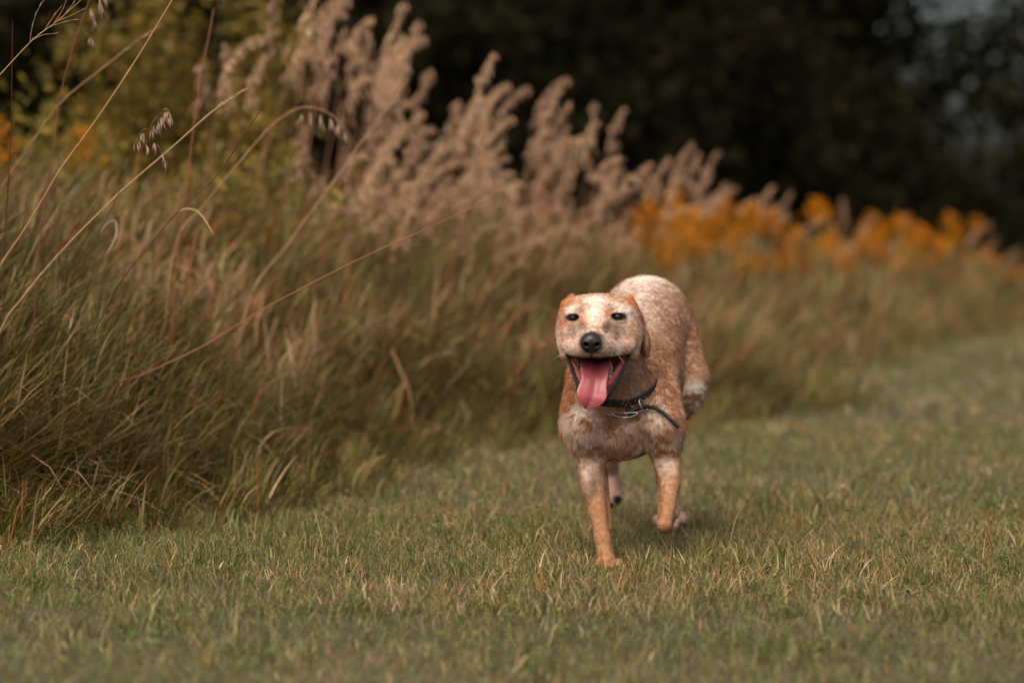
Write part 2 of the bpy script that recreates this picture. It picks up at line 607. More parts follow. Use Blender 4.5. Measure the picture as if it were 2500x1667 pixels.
def build_meadow():
    r = np.random.default_rng(32)
    bk = Bulk()

    def zone(nc, per, y0, y1, depth, segs, wmul):
        cy = r.uniform(y0, y1, nc)
        cd = r.random(nc) ** 1.25 * depth - 0.06
        cx = edge_x(cy) - cd
        keep = np.abs(cx) < 0.22 * cy + 1.4
        cx, cy = cx[keep], cy[keep]
        nc = len(cx)
        q = np.stack([cx, cy, np.zeros(nc)], -1)
        dryc = np.clip(vnoise(q, 0.8, 21) * 0.6 + vnoise(q, 0.25, 22) * 0.4 + r.normal(0, 0.16, nc), 0, 1)
        top = meadow_top(cx, cy) * r.uniform(0.65, 1.2, nc)
        az_c = r.normal(-0.25, 1.5, nc)
        lean_c = np.abs(r.normal(0.32, 0.2, nc))
        i = np.repeat(np.arange(nc), per)
        n = len(i)
        a, rad = r.uniform(0, 6.283, n), 0.075 * np.sqrt(r.random(n))
        x, y = cx[i] + rad * np.cos(a), cy[i] + rad * np.sin(a)
        base = np.stack([x, y, ground_z(x, y) - 0.01], -1)
        L = top[i] * r.uniform(0.45, 1.25, n)
        dry = dryc[i]
        wet = np.clip(1.6 - 1.2 * dry, 0.25, 1.4)
        col = pal_pick(r, n, wet, 0.12 + 0.55 * dry, 0.05 + 0.35 * dry)
        tip = np.where((r.random(n) < 0.35 + 0.3 * dry)[:, None], pal_pick(r, n, np.full(n, .05), np.full(n, .65), np.full(n, .3)), col)
        w = r.uniform(0.0022, 0.0062, n) * wmul * (1.15 - 0.5 * dry)
        lean = np.abs(lean_c[i] + r.normal(0, 0.22, n))
        droop = lean + np.abs(r.normal(1.0, 0.75, n))
        az = az_c[i] + r.normal(0, 0.75, n)
        bk.put(*many_blades(base, L, w, az, lean, droop, r.normal(0, 0.8, n), col, tip, segs))
    def leafy(n, y0, y1, depth, segs, lmul, wmul):
        y = r.uniform(y0, y1, n)
        x = edge_x(y) - r.random(n) ** 1.5 * depth + 0.26 * r.random(n) ** 2
        keep = np.abs(x) < 0.21 * y + 1.0
        x, y = x[keep], y[keep]
        n = len(x)
        q = np.stack([x, y, np.zeros(n)], -1)
        over = np.clip((x - edge_x(y)) / 0.26, 0, 1)
        top = meadow_top(np.minimum(x, edge_x(y) - 0.02), y) * 0.92 * (1 - 0.8 * over)
        hz = r.random(n) ** 0.8
        q[:, 2] = hz * top
        cl = vnoise(q * (1, 1, 1.5), 0.24, 71) * 0.65 + vnoise(q, 0.08, 72) * 0.35
        keep = (cl > 0.50) | (r.random(n) < 0.08)
        x, y, q, top, hz, cl = x[keep], y[keep], q[keep], top[keep], hz[keep], cl[keep]
        n = len(x)
        dry = np.clip(vnoise(q, 0.33, 73) * 0.55 + vnoise(q, 0.11, 74) * 0.45 + r.normal(0, 0.13, n) + 0.06 * (y > 7.8) - 0.17 * (y <= 7.8) - 0.15 * over[keep], 0, 1)
        col = pal_pick(r, n, np.clip(1.5 - 1.5 * dry, 0.10, 1.2), 0.03 + 0.45 * dry ** 1.5, 0.02 + 0.32 * dry ** 1.5) * 0.9
        tip = np.where((r.random(n) < 0.3)[:, None], pal_pick(r, n, np.full(n, .1), np.full(n, .6), np.full(n, .35)), col)
        L = r.uniform(0.05, 0.22, n) * lmul
        w = r.uniform(0.0020, 0.0070, n) * wmul
        azc = (vnoise(q, 0.22, 75) - 0.5) * 7.0
        az = -0.25 + azc * 0.6 + r.normal(0, 0.8, n)
        lean = np.abs(r.normal(0.45, 0.5, n))
        base = q.copy()
        base[:, 2] += ground_z(x, y)
        bk.put(*many_blades(base, L, w, az, lean, lean + np.abs(r.normal(0.8, 0.7, n)), r.normal(0, 0.9, n), col, tip, segs))
    def tussocks(n, per, y0, y1, segs, lod, wm=1.0, spill=False, green=False):
        """tufts standing at all heights of the bank, their blades lodged over towards the lane"""
        ty = r.uniform(y0, y1, n)
        tx = edge_x(ty) + 0.05 - r.random(n) ** 1.2 * 0.95
        inn = np.clip((edge_x(ty) - tx) / 0.95, 0, 1)
        hz = meadow_top(tx, ty) * r.uniform(0.0, 0.72, n) * np.clip(inn * 3, 0.1, 1)
        if spill:
            tx = edge_x(ty) - 0.15 + 0.65 * r.random(n) ** 1.4
            hz = np.zeros(n)
        i = np.repeat(np.arange(n), per)
        m = len(i)
        taz = r.normal(-0.3, 0.65, n)
        az = taz[i] + r.normal(0, 0.55, m)
        a2, rad = r.uniform(0, 6.283, m), 0.05 * np.sqrt(r.random(m))
        x, y = tx[i] + rad * np.cos(a2), ty[i] + rad * np.sin(a2)
        base = np.stack([x, y, ground_z(x, y) + np.maximum(hz[i] + r.normal(0, 0.03, m), -0.01)], -1)
        kind = r.random(n)[i] * (0.25 if green else 0.55 if spill else 1.0)
        dry = np.clip(kind * 0.84 + r.normal(0, 0.12, m), 0, 1)
        col = pal_pick(r, m, np.clip(1.35 - 1.5 * dry, 0.05, 1), 0.03 + 0.5 * dry ** 2, 0.02 + 0.32 * dry ** 2)
        tip = np.where((r.random(m) < 0.35)[:, None], pal_pick(r, m, np.full(m, .1), np.full(m, .6), np.full(m, .3)), col)
        size = r.uniform(0.6, 1.2, n)[i] * (0.45 if spill else 1.0)
        lean = np.abs(r.normal(lod, 0.3, m))
        droop = lean + np.abs(r.normal(0.7, 0.5, m))
        bk.put(*many_blades(base, r.uniform(0.14, 0.46, m) * size, r.uniform(0.002, 0.0068, m) * wm, az, lean, np.minimum(droop, 2.5), r.normal(0, 0.5, m), col, tip, segs))
    tussocks(300, 50, 6.0, 12.0, 4, 0.55, 0.85, True)
    tussocks(26, 110, 6.15, 6.75, 5, 0.8, 1.9, green=True)
    tussocks(210, 115, 6.0, 8.0, 5, 0.75)
    tussocks(90, 110, 6.05, 7.0, 5, 0.75, 1.45)
    tussocks(200, 90, 8.0, 11.5, 4, 0.65, 1.2)
    zone(340, 14, 4.9, 7.6, 2.0, 6, 0.75)
    zone(600, 16, 7.6, 11.5, 3.2, 4, 0.9)
    zone(700, 14, 11.5, 20.0, 4.6, 3, 1.8)
    leafy(95000, 5.4, 7.8, 1.7, 4, 1.0, 1.0)
    leafy(75000, 7.8, 11.5, 2.4, 3, 1.1, 1.25)
    leafy(34000, 11.5, 21.0, 3.6, 2, 1.2, 1.9)
    o = add('meadow_grass', bk.mesh('meadow_grass', M_MEADOW))
    tag(o, 'dense tall meadow grass, green and rusty brown, leaning over the mown lane', 'grass', kind='stuff')


build_meadow()

# ------------------------------------------------------------------ trees behind the meadow
def tree_meshes(seed, height, crown_r, low, n_leaves, leaf=0.2, sparse=0.0):
    r = np.random.default_rng(seed)
    tb = MB()
    pts = [np.array((0, 0, -0.2))]
    d = np.array((r.normal(0, 0.05), r.normal(0, 0.05), 1.0))
    for k in range(7):
        d = d + np.array((r.normal(0, 0.06), r.normal(0, 0.06), 0))
        pts.append(pts[-1] + d / np.linalg.norm(d) * (height * 0.8 + 0.2) / 7)
    pts = np.array(pts)
    rad = np.linspace(0.028, 0.006, 8) * height
    rad[0] *= 1.35
    tb.tube(pts, rad, 8, (0.06, 0.05, 0.04))
    tips = []
    for b in range(26):
        t = low / height + (0.78 - low / height) * (b + r.random()) / 26
        f = t / 0.8 * 7
        i = min(int(f), 6)
        p = pts[i] * (1 - f + i) + pts[i + 1] * (f - i)
        az = b * 2.4 + r.normal(0, 0.4)
        L = crown_r * (0.55 + 0.5 * r.random()) * math.sin(min(1.0, 0.35 + 0.9 * (1 - t)) * 1.57)
        q = [p]
        dv = np.array((math.cos(az), math.sin(az), 0.25 + 0.5 * t - 0.2))
        for k in range(4):
            dv = dv + np.array((r.normal(0, 0.15), r.normal(0, 0.15), r.normal(-0.06, 0.1)))
            q.append(q[-1] + dv / np.linalg.norm(dv) * L / 4)
        q = np.array(q)
        tb.tube(q, np.linspace(0.008, 0.002, 5) * height * (1 - 0.6 * t), 5, (0.06, 0.05, 0.04))
        for k in range(1, 5):
            tips.append(q[k])
            tips.append((q[k] + q[k - 1]) / 2)
    tips.append(pts[-1])
    tips = np.array(tips)
    # leaf clumps round the limbs
    c = tips[r.integers(0, len(tips), n_leaves)]
    off = r.normal(0, 1, (n_leaves, 3))
    off /= np.linalg.norm(off, axis=1, keepdims=True)
    off *= (crown_r * 0.24 * r.random((n_leaves, 1)) ** 0.5)
    c = c + off
    c = c[c[:, 2] > 0.25]
    n = len(c)
    a = r.normal(0, 1, (n, 3))
    a /= np.linalg.norm(a, axis=1, keepdims=True)
    b = np.cross(a, r.normal(0, 1, (n, 3)))
    b /= np.linalg.norm(b, axis=1, keepdims=True)
    L = leaf * (0.5 + r.random((n, 1)))
    V = np.stack([c - a * L * 0.5, c + b * L * 0.28, c + a * L * 0.5 + np.cross(a, b) * L * 0.12, c - b * L * 0.28], 1).reshape(-1, 3)
    Q = np.arange(n * 4).reshape(-1, 4)
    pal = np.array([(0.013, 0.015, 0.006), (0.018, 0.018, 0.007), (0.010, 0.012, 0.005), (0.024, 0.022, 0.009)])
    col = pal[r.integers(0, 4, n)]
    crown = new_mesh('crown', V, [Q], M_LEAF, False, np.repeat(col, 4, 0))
    return tb.mesh('trunk', M_BARK), crown


def build_trees():
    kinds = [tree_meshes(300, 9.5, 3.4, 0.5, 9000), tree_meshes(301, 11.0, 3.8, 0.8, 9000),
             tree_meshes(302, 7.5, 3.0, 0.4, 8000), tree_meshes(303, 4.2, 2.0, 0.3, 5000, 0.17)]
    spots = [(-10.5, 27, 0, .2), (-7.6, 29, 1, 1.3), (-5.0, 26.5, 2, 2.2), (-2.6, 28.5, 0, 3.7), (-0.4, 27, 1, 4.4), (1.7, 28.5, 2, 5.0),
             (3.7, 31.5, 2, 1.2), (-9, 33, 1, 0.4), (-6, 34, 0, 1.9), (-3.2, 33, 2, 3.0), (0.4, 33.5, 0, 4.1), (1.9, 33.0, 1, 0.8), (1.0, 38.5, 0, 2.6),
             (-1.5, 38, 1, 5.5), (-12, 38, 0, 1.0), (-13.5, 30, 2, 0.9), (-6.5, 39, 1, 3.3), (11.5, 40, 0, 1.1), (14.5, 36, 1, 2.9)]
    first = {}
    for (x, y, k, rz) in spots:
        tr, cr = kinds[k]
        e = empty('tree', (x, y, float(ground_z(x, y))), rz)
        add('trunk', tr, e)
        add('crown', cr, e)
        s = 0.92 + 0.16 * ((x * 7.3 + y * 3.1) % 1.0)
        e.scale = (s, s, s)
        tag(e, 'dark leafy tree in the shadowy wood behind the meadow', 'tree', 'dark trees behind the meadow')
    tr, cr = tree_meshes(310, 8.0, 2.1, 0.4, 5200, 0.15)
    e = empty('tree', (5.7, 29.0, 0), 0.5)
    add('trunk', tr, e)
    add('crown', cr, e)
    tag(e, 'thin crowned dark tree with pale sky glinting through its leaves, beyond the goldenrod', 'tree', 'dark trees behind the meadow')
    # low brush at the wood's foot
    for i, (x, y, rz) in enumerate([(-9.5, 25, 0), (-6.4, 25.5, 1), (-3.8, 25, 2), (-1.4, 26, 3), (0.9, 25.3, 4), (2.9, 26.3, 5), (-12, 26, 1.4), (4.4, 27.0, 0.7), (5.3, 28.2, 2.1), (6.4, 29.5, 3.3)]):
        tr, cr = kinds[3]
        e = empty('bush', (x, y, 0), rz)
        add('trunk', tr, e)
        add('crown', cr, e)
        s = 0.62 + 0.2 * ((x * 3.7 + y) % 1.0)
        if x > 4:
            s *= 0.55
        e.scale = (s * 1.25, s * 1.25, s)
        tag(e, 'dark bush at the foot of the shadowy wood', 'bush', 'dark brush under the trees')


build_trees()


def shrub(name, label, loc, h, rad, n, pal, seed, leaf=0.05):
    r = np.random.default_rng(seed)
    e = empty(name, (loc[0], loc[1], float(ground_z(loc[0], loc[1]))))
    sb = MB()
    tips = []
    for k in range(22):
        az = r.random() * 6.283
        sp = rad * math.sqrt(r.random())
        top = np.array((sp * math.cos(az), sp * math.sin(az), h * (0.6 + 0.4 * r.random()) * (1 - 0.35 * sp / rad)))
        base = np.array((top[0] * 0.15, top[1] * 0.15, -0.02))
        t = np.linspace(0, 1, 6)[:, None]
        pts = base + (top - base) * t + np.array((r.normal(0, .05), r.normal(0, .05), 0)) * np.sin(t * 3.14)
        sb.tube(pts, np.linspace(0.009, 0.003, 6), 5, (0.10, 0.075, 0.045))
        tips.append(pts[2:])
    tips = np.concatenate(tips)
    add('stems', sb.mesh('stems', M_STRAW), e)
    c = tips[r.integers(0, len(tips), n)] + r.normal(0, 0.075, (n, 3)) * (1, 1, 1.2)
    a = r.normal(0, 1, (n, 3)) + (0, 0, 0.5)
    a /= np.linalg.norm(a, axis=1, keepdims=True)
    b = np.cross(a, r.normal(0, 1, (n, 3)))
    b /= np.linalg.norm(b, axis=1, keepdims=True)
    L = leaf * (0.6 + 0.8 * r.random((n, 1)))
    V = np.stack([c - a * L * .5, c + b * L * .2, c + a * L * .5, c - b * L * .2], 1).reshape(-1, 3)
    pal = np.array(pal)
    col = pal[r.integers(0, len(pal), n)]
    add('foliage', new_mesh('foliage', V, [np.arange(n * 4).reshape(-1, 4)], M_SHRUB, False, np.repeat(col, 4, 0)), e)
    tag(e, label, 'shrub')
    return e


OLIVE = [srgb(136, 120, 40), srgb(116, 106, 38), srgb(150, 130, 48), srgb(98, 94, 36)]
shrub('olive_shrub', 'tall olive yellow shrub rising behind the seed heads above the leaning stalks', (-1.42, 12.6), 2.25, 0.58, 12000, OLIVE, 401)
shrub('olive_shrub', 'yellowish bush half hidden behind the drooping seed heads', (-0.95, 9.6), 1.12, 0.40, 5000, OLIVE, 403)
shrub('olive_shrub', 'dull green bush between the left orange blooms and the tall olive shrub', (-1.75, 10.6), 1.30, 0.42, 5000, OLIVE, 404)

# ------------------------------------------------------------------ plumed reed grass (the pinkish seed heads)
PINK = [srgb(226, 190, 158), srgb(212, 172, 140), srgb(236, 208, 178), srgb(198, 156, 126)]


def reed_protos():
    out = []
    for k in range(6):
        r = np.random.default_rng(500 + k)
        H = 1.0
        sb = MB()
        t = np.linspace(0, 1, 9)[:, None]
        lean = 0.10 + 0.16 * r.random()
        pts = np.concatenate([lean * t ** 1.8, r.normal(0, .03) * t ** 2, H * t], 1)
        sb.tube(pts, np.linspace(0.0032, 0.0018, 9), 5, srgb(160, 118, 88))
        for q in range(2):
            f = 0.25 + 0.3 * q
            blade(sb, r, (lean * f ** 1.8, 0, H * f), 0.3, 0.007, r.normal(0, 1.2), 0.4, 1.9, STRAW[q], 5, 0.3)
        hb = MB()
        n_ax = 12
        ax = [np.array((lean, pts[-1, 1], H))]
        a0 = 0.05 + 0.2 * r.random()
        Lp = 0.14 + 0.11 * r.random()
        bend = 0.35 + 1.1 * r.random()
        for i in range(n_ax):
            a = a0 + bend * (i / n_ax) ** 1.5
            ax.append(ax[-1] + np.array((math.sin(a), 0, math.cos(a))) * Lp / n_ax)
        ax = np.array(ax)
        hb.tube(ax, np.linspace(0.0018, 0.0008, n_ax + 1), 4, PINK[1])
        for i in range(1, n_ax + 1):
            for s in range(3):
                u = r.random()
                p0 = ax[i - 1] * (1 - u) + ax[i] * u
                L = 0.052 * (1 - 0.6 * i / n_ax) * (0.4 + 0.9 * r.random())
                dv = np.array((r.normal(0.35, 0.5), r.normal(0, 0.5), r.normal(0.25, 0.4)))
                dv /= np.linalg.norm(dv)
                p1 = p0 + dv * L * 0.5
                p2 = p1 + (dv * 0.6 + np.array((0, 0, -1.0))) * L * 0.5
                hb.tube([p0, p1, p2], [0.0008, 0.0006, 0.0005], 3, PINK[1])
                for g in range(3):
                    f = r.random()
                    b0 = p1 * (1 - f) + p2 * f
                    d2 = np.array((r.normal(0.12, 0.22), r.normal(0, 0.22), -1.0))
                    hb.spindle(b0, b0 + d2 * 0.024 * (0.7 + 0.6 * r.random()), 0.0021, PINK[r.integers(4)], 3)
        out.append((sb.mesh('stem', M_STRAW), hb.mesh('seed_head', M_SEED)))
    return out


REEDS = reed_protos()


def reed(x, y, h, rz, k, label, group):
    e = empty('plumed_reed', (x, y, float(ground_z(x, y))), rz)
    st, hd = REEDS[k % 6]
    add('stem', st, e)
    add('seed_head', hd, e)
    e.scale = (1.0, 1.0, h)
    tag(e, label, 'reed', group, 'thing')


def build_reeds():
    r = np.random.default_rng(77)
    k = 0
    # (pixel x range, pixel y of the head tops at both ends, how far tops fall below that, count, label, group)
    sets = [
        (900, 1340, 55, 250, 430, 0.1, 2.0, 76, 'blurred pinkish plumed reed in the dense clump above and left of the dog', 'pinkish reed clump left of the dog'),
        (1330, 1720, 190, 400, 330, 0.1, 1.5, 48, 'blurred pale plumed reed arching against the black wood above the dog', 'pale reeds above the dog'),
        (560, 930, -80, 10, 240, 0.2, 1.8, 13, 'drooping pinkish reed plume near the top edge beside the olive shrub', 'reed plumes beside the olive shrub'),
        (1720, 2480, 420, 560, 120, 0.3, 1.2, 26, 'small blurred pink plumed reed standing among the goldenrod', 'reeds among the goldenrod'),
        (820, 1500, 300, 430, 220, 0.2, 0.8, 40, 'short brownish reed plume low in the blurred meadow slope', 'short reeds on the meadow slope'),
    ]
    for (x0, x1, ta, tb, fall, ya, yb, n, label, group) in sets:
        for i in range(n):
            px = x0 + (x1 - x0) * r.random()
            f = (px - x0) / (x1 - x0)
            y = meadow_depth(px) + ya + (yb - ya) * r.random()
            top = ta + (tb - ta) * f + fall * r.random() ** 1.2
            p = P(px, top, y)
            h = (p[2] - float(ground_z(p[0], y))) / 1.15
            reed(p[0] - 0.2, y, max(h, 0.3), r.normal(0, 0.9), k, label, group)
            k += 1


build_reeds()

# ------------------------------------------------------------------ goldenrod
GOLD = [srgb(226, 146, 18), srgb(210, 126, 14), srgb(234, 160, 28), srgb(188, 114, 20)]


def goldenrod_protos():
    out = []
    for k in range(4):
        r = np.random.default_rng(600 + k)
        sb, pb, lb = MB(), MB(), MB()
        t = np.linspace(0, 1, 7)[:, None]
        pts = np.concatenate([r.normal(0, .05) * t ** 2, r.normal(0, .05) * t ** 2, t], 1)
        sb.tube(pts, np.linspace(0.005, 0.0025, 7), 5, srgb(92, 88, 46))
        for q in range(26):
            f = 0.15 + 0.68 * q / 26
            blade(lb, r, (pts[-1, 0] * f ** 2, pts[-1, 1] * f ** 2, f), 0.10, 0.014, r.random() * 6.283, 0.8, 1.9, GREEN[q % 5], 4, 0)
        for q in range(16):
            f = 0.80 + 0.20 * q / 16
            p0 = np.array((pts[-1, 0] * f ** 2, pts[-1, 1] * f ** 2, f))
            az = q * 2.4
            L = 0.15 * (1.15 - (f - 0.80) / 0.22)
            d = np.array((math.cos(az), math.sin(az), 0.6))
            br = np.array([p0, p0 + d * L * 0.5, p0 + d * L * 0.85 + (0, 0, -0.005)])
            pb.tube(br, [0.0015, 0.001, 0.0008], 3, srgb(130, 110, 40))
            for g in range(26):
                u = r.random() * 2
                i = int(u)
                b0 = br[i] * (1 - u + i) + br[i + 1] * (u - i)
                d2 = np.array((r.normal(0, 0.5), r.normal(0, 0.5), 0.8))
                pb.spindle(b0, b0 + d2 * 0.018, 0.0055, GOLD[r.integers(4)], 3)
        out.append((sb.mesh('stem', M_MEADOW), lb.mesh('leaves', M_MEADOW), pb.mesh('flower_plume', M_PETAL)))
    return out


def build_goldenrod():
    protos = goldenrod_protos()
    r = np.random.default_rng(88)
    sets = [(1560, 1790, (455, 600), (0.1, 1.4), 16, 'orange yellow goldenrod in the patch right above the dog\'s back', 'goldenrod above the dog'),
            (1790, 2090, (470, 660), (0.1, 1.6), 20, 'orange yellow goldenrod in the loose middle patch under the black wood', 'goldenrod in the middle patch'),
            (2100, 2400, (490, 690), (0.1, 1.8), 28, 'orange yellow goldenrod in the bright patch near the far bend of the lane', 'goldenrod in the far patch'),
            (2390, 2500, (580, 720), (0.1, .9), 8, 'goldenrod at the far right end of the flower strip', 'goldenrod at the end of the strip'),
            (-40, 55, (280, 340), (2.6, 3.2), 2, 'goldenrod clump at the left edge behind the leaning stalks', 'goldenrod at the left edge'),
            (150, 230, (300, 330), (3.0, 3.4), 1, 'small goldenrod beside the leaning stalks near the left edge', None)]
    k = 0
    for (x0, x1, (t0, t1), (d0, d1), n, label, group) in sets:
        for i in range(n):
            px = x0 + (x1 - x0) * (i + r.random()) / n
            y = meadow_depth(px) + d0 + (d1 - d0) * r.random()
            top = t0 + (t1 - t0) * r.random()
            p = P(px, top, y)
            gz = float(ground_z(p[0], y))
            h = max(0.3, (p[2] - gz) / 1.02)
            e = empty('goldenrod', (p[0], y, gz), r.random() * 6.28)
            st, lv, pl = protos[k % 4]
            add('stem', st, e)
            add('leaves', lv, e)
            add('flower_plume', pl, e)
            e.scale = (0.66, 0.66, h)
            tag(e, label, 'flower', group, 'thing')
            k += 1


build_goldenrod()

# ------------------------------------------------------------------ the dog: one continuous body from a distance field
class Field:
    """smooth union / subtraction of tapered capsules and ellipsoids"""

    def __init__(self):
        self.ops = []

    def cap(self, a, b, ra, rb, k=0.02, sub=False):
        a, b = np.asarray(a, float), np.asarray(b, float)
        ba = b - a
        L2 = float(ba @ ba) + 1e-12

        def f(p):
            t = np.clip(((p - a) @ ba) / L2, 0, 1)
            q = p - a - t[..., None] * ba
            return np.sqrt((q * q).sum(-1)) - (ra + (rb - ra) * t)
        m = max(ra, rb)
        self.ops.append((f, k, sub, np.minimum(a, b) - m, np.maximum(a, b) + m))

    def chain(self, pts, rs, k=0.02):
        pts = [np.asarray(q, float) for q in pts]

        def f(p):
            D = None
            for i in range(len(pts) - 1):
                a, ba = pts[i], pts[i + 1] - pts[i]
                t = np.clip(((p - a) @ ba) / (float(ba @ ba) + 1e-12), 0, 1)
                q = p - a - t[..., None] * ba
                d = np.sqrt((q * q).sum(-1)) - (rs[i] + (rs[i + 1] - rs[i]) * t)
                if D is None:
                    D = d
                else:
                    h = np.maximum(0.004 - np.abs(D - d), 0) / 0.004
                    D = np.minimum(D, d) - h * h * 0.001
            return D
        m = max(rs)
        self.ops.append((f, k, False, np.min(pts, 0) - m, np.max(pts, 0) + m))

    def ell(self, c, r, k=0.02, sub=False, rot=None):
        c, r = np.asarray(c, float), np.asarray(r, float)
        Rm = None
        if rot is not None:
            from mathutils import Euler
            Rm = np.array(Euler(rot).to_matrix())

        def f(p):
            q = p - c
            if Rm is not None:
                q = q @ Rm
            k0 = np.sqrt(((q / r) ** 2).sum(-1))
            k1 = np.sqrt(((q / (r * r)) ** 2).sum(-1)) + 1e-9
            return k0 * (k0 - 1.0) / k1
        m = r if rot is None else np.full(3, r.max())
        self.ops.append((f, k, sub, c - m, c + m))

    def slab(self, poly, y0, y1, k=0.006):
        """convex polygon in x,z (list of points, any order of turning) cut away between depths y0 and y1"""
        poly = np.asarray(poly, float)
        cen = poly.mean(0)
        hp = []
        for i in range(len(poly)):
            a, b = poly[i], poly[(i + 1) % len(poly)]
            n = np.array((b[1] - a[1], a[0] - b[0]))
            n /= np.linalg.norm(n)
            if n @ (cen - a) > 0:
                n = -n
            hp.append((n, n @ a))

        def f(p):
            d = np.maximum(y0 - p[..., 1], p[..., 1] - y1)
            for n, c in hp:
                e = p[..., 0] * n[0] + p[..., 2] * n[1] - c
                h = np.maximum(0.008 - np.abs(d - e), 0) / 0.008
                d = np.maximum(d, e) + h * h * 0.002
            return d
        lo = np.array((poly[:, 0].min(), y0, poly[:, 1].min()))
        hi = np.array((poly[:, 0].max(), y1, poly[:, 1].max()))
        self.ops.append((f, k, True, lo, hi))

    @staticmethod
    def blend(D, d, k, sub):
        if sub:
            d = -d
            h = np.maximum(k - np.abs(D - d), 0) / k
            return np.maximum(D, d) + h * h * k * 0.25
        h = np.maximum(k - np.abs(D - d), 0) / k
        return np.minimum(D, d) - h * h * k * 0.25

    def at(self, p):
        p = np.asarray(p, float)
        D = np.full(p.shape[:-1], 1.0)
        for f, k, sub, lo, hi in self.ops:
            D = self.blend(D, f(p), k, sub)
        return D

    def grid(self, xs, ys, zs):
        D = np.full((len(xs), len(ys), len(zs)), 1.0, np.float32)
        for f, k, sub, lo, hi in self.ops:
            m = 0.03 + k
            i0, i1 = np.searchsorted(xs, [lo[0] - m, hi[0] + m])
            j0, j1 = np.searchsorted(ys, [lo[1] - m, hi[1] + m])
            k0, k1 = np.searchsorted(zs, [lo[2] - m, hi[2] + m])
            if i1 <= i0 or j1 <= j0 or k1 <= k0:
                continue
            p = np.empty((i1 - i0, j1 - j0, k1 - k0, 3), np.float32)
            p[..., 0] = xs[i0:i1, None, None]
            p[..., 1] = ys[None, j0:j1, None]
            p[..., 2] = zs[None, None, k0:k1]
            D[i0:i1, j0:j1, k0:k1] = self.blend(D[i0:i1, j0:j1, k0:k1], f(p), k, sub)
        return D


def surface_nets(D, xs, ys, zs):
    ins = D < 0
    nx, ny, nz = D.shape
    cnt = np.zeros((nx - 1, ny - 1, nz - 1), np.int8)
    for a in (0, 1):
        for b in (0, 1):
            for c in (0, 1):
                cnt += ins[a:nx - 1 + a, b:ny - 1 + b, c:nz - 1 + c]
    act = (cnt > 0) & (cnt < 8)
    I, J, K = np.nonzero(act)
    vid = np.full(act.shape, -1, np.int64)
    vid[I, J, K] = np.arange(len(I))
    acc = np.zeros((len(I), 3))
    num = np.zeros(len(I))
    co = [(a, b, c) for a in (0, 1) for b in (0, 1) for c in (0, 1)]
    for p in co:
        for q in co:
            if sum(abs(p[i] - q[i]) for i in range(3)) != 1 or p > q:
                continue
            d0 = D[I + p[0], J + p[1], K + p[2]].astype(float)
            d1 = D[I + q[0], J + q[1], K + q[2]].astype(float)
            m = (d0 < 0) != (d1 < 0)
            t = np.where(m, d0 / np.where(m, d0 - d1, 1), 0)
            P0 = np.stack([xs[I + p[0]], ys[J + p[1]], zs[K + p[2]]], -1)
            P1 = np.stack([xs[I + q[0]], ys[J + q[1]], zs[K + q[2]]], -1)
            acc += np.where(m[:, None], P0 + (P1 - P0) * t[:, None], 0)
            num += m
    V = acc / num[:, None]
    Q = []
    # x edges
    s = ins[:-1, 1:-1, 1:-1] != ins[1:, 1:-1, 1:-1]
    i, j, k = np.nonzero(s)
    j += 1
    k += 1
    q = np.stack([vid[i, j - 1, k - 1], vid[i, j, k - 1], vid[i, j, k], vid[i, j - 1, k]], -1)
    fl = ins[i, j, k]
    Q.append(np.where(fl[:, None], q, q[:, ::-1]))
    s = ins[1:-1, :-1, 1:-1] != ins[1:-1, 1:, 1:-1]
    i, j, k = np.nonzero(s)
    i += 1
    k += 1
    q = np.stack([vid[i - 1, j, k - 1], vid[i - 1, j, k], vid[i, j, k], vid[i, j, k - 1]], -1)
    fl = ins[i, j, k]
    Q.append(np.where(fl[:, None], q, q[:, ::-1]))
    s = ins[1:-1, 1:-1, :-1] != ins[1:-1, 1:-1, 1:]
    i, j, k = np.nonzero(s)
    i += 1
    j += 1
    q = np.stack([vid[i - 1, j - 1, k], vid[i, j - 1, k], vid[i, j, k], vid[i - 1, j, k]], -1)
    fl = ins[i, j, k]
    Q.append(np.where(fl[:, None], q, q[:, ::-1]))
    return V, np.concatenate(Q)


def axis_fine(lo, hi, flo, fhi, fine, coarse):
    a = np.arange(lo, flo, coarse)
    b = np.arange(flo, fhi, fine)
    c = np.arange(fhi, hi, coarse)
    return np.concatenate([a, b, c])


DOG = Field()
# torso
DOG.ell(P(1508, 1022, 6.175), (R(126, 6.1), 0.12, R(104, 6.1)), 0.03)
DOG.ell(P(1548, 905, 6.32), (0.110, 0.24, 0.146), 0.04)
DOG.ell(P(1573, 818, 6.50), (0.088, 0.20, 0.108), 0.04)
DOG.ell(P(1577, 796, 6.60), (0.108, 0.150, 0.116), 0.03)
DOG.cap(P(1548, 852, 6.20), P(1570, 800, 6.45), 0.068, 0.080, 0.04)              # back, from the withers
DOG.ell(P(1503, 1066, 6.08), (R(80, 6.06), 0.066, R(60, 6.06)), 0.022)            # breast
# tail, hidden behind the rump
DOG.chain([P(1580, 760, 6.70), P(1580, 800, 6.80), P(1578, 860, 6.88), P(1570, 930, 6.93)], [0.032, 0.026, 0.018, 0.008], 0.02)
# shoulders
DOG.cap(P(1448, 915, 6.18), P(1430, 1045, 6.07), R(66, 6.1), R(62, 6.1), 0.016)
DOG.cap(P(1592, 875, 6.20), P(1610, 1048, 6.08), R(56, 6.1), R(60, 6.1), 0.014)
# neck
DOG.cap(P(1512, 985, 6.12), P(1492, 860, 6.05), R(78, 6.1), R(74, 6.0), 0.020)
DOG.cap(P(1545, 850, 6.21), P(1490, 812, 6.06), R(58, 6.1), R(68, 6.0), 0.03)
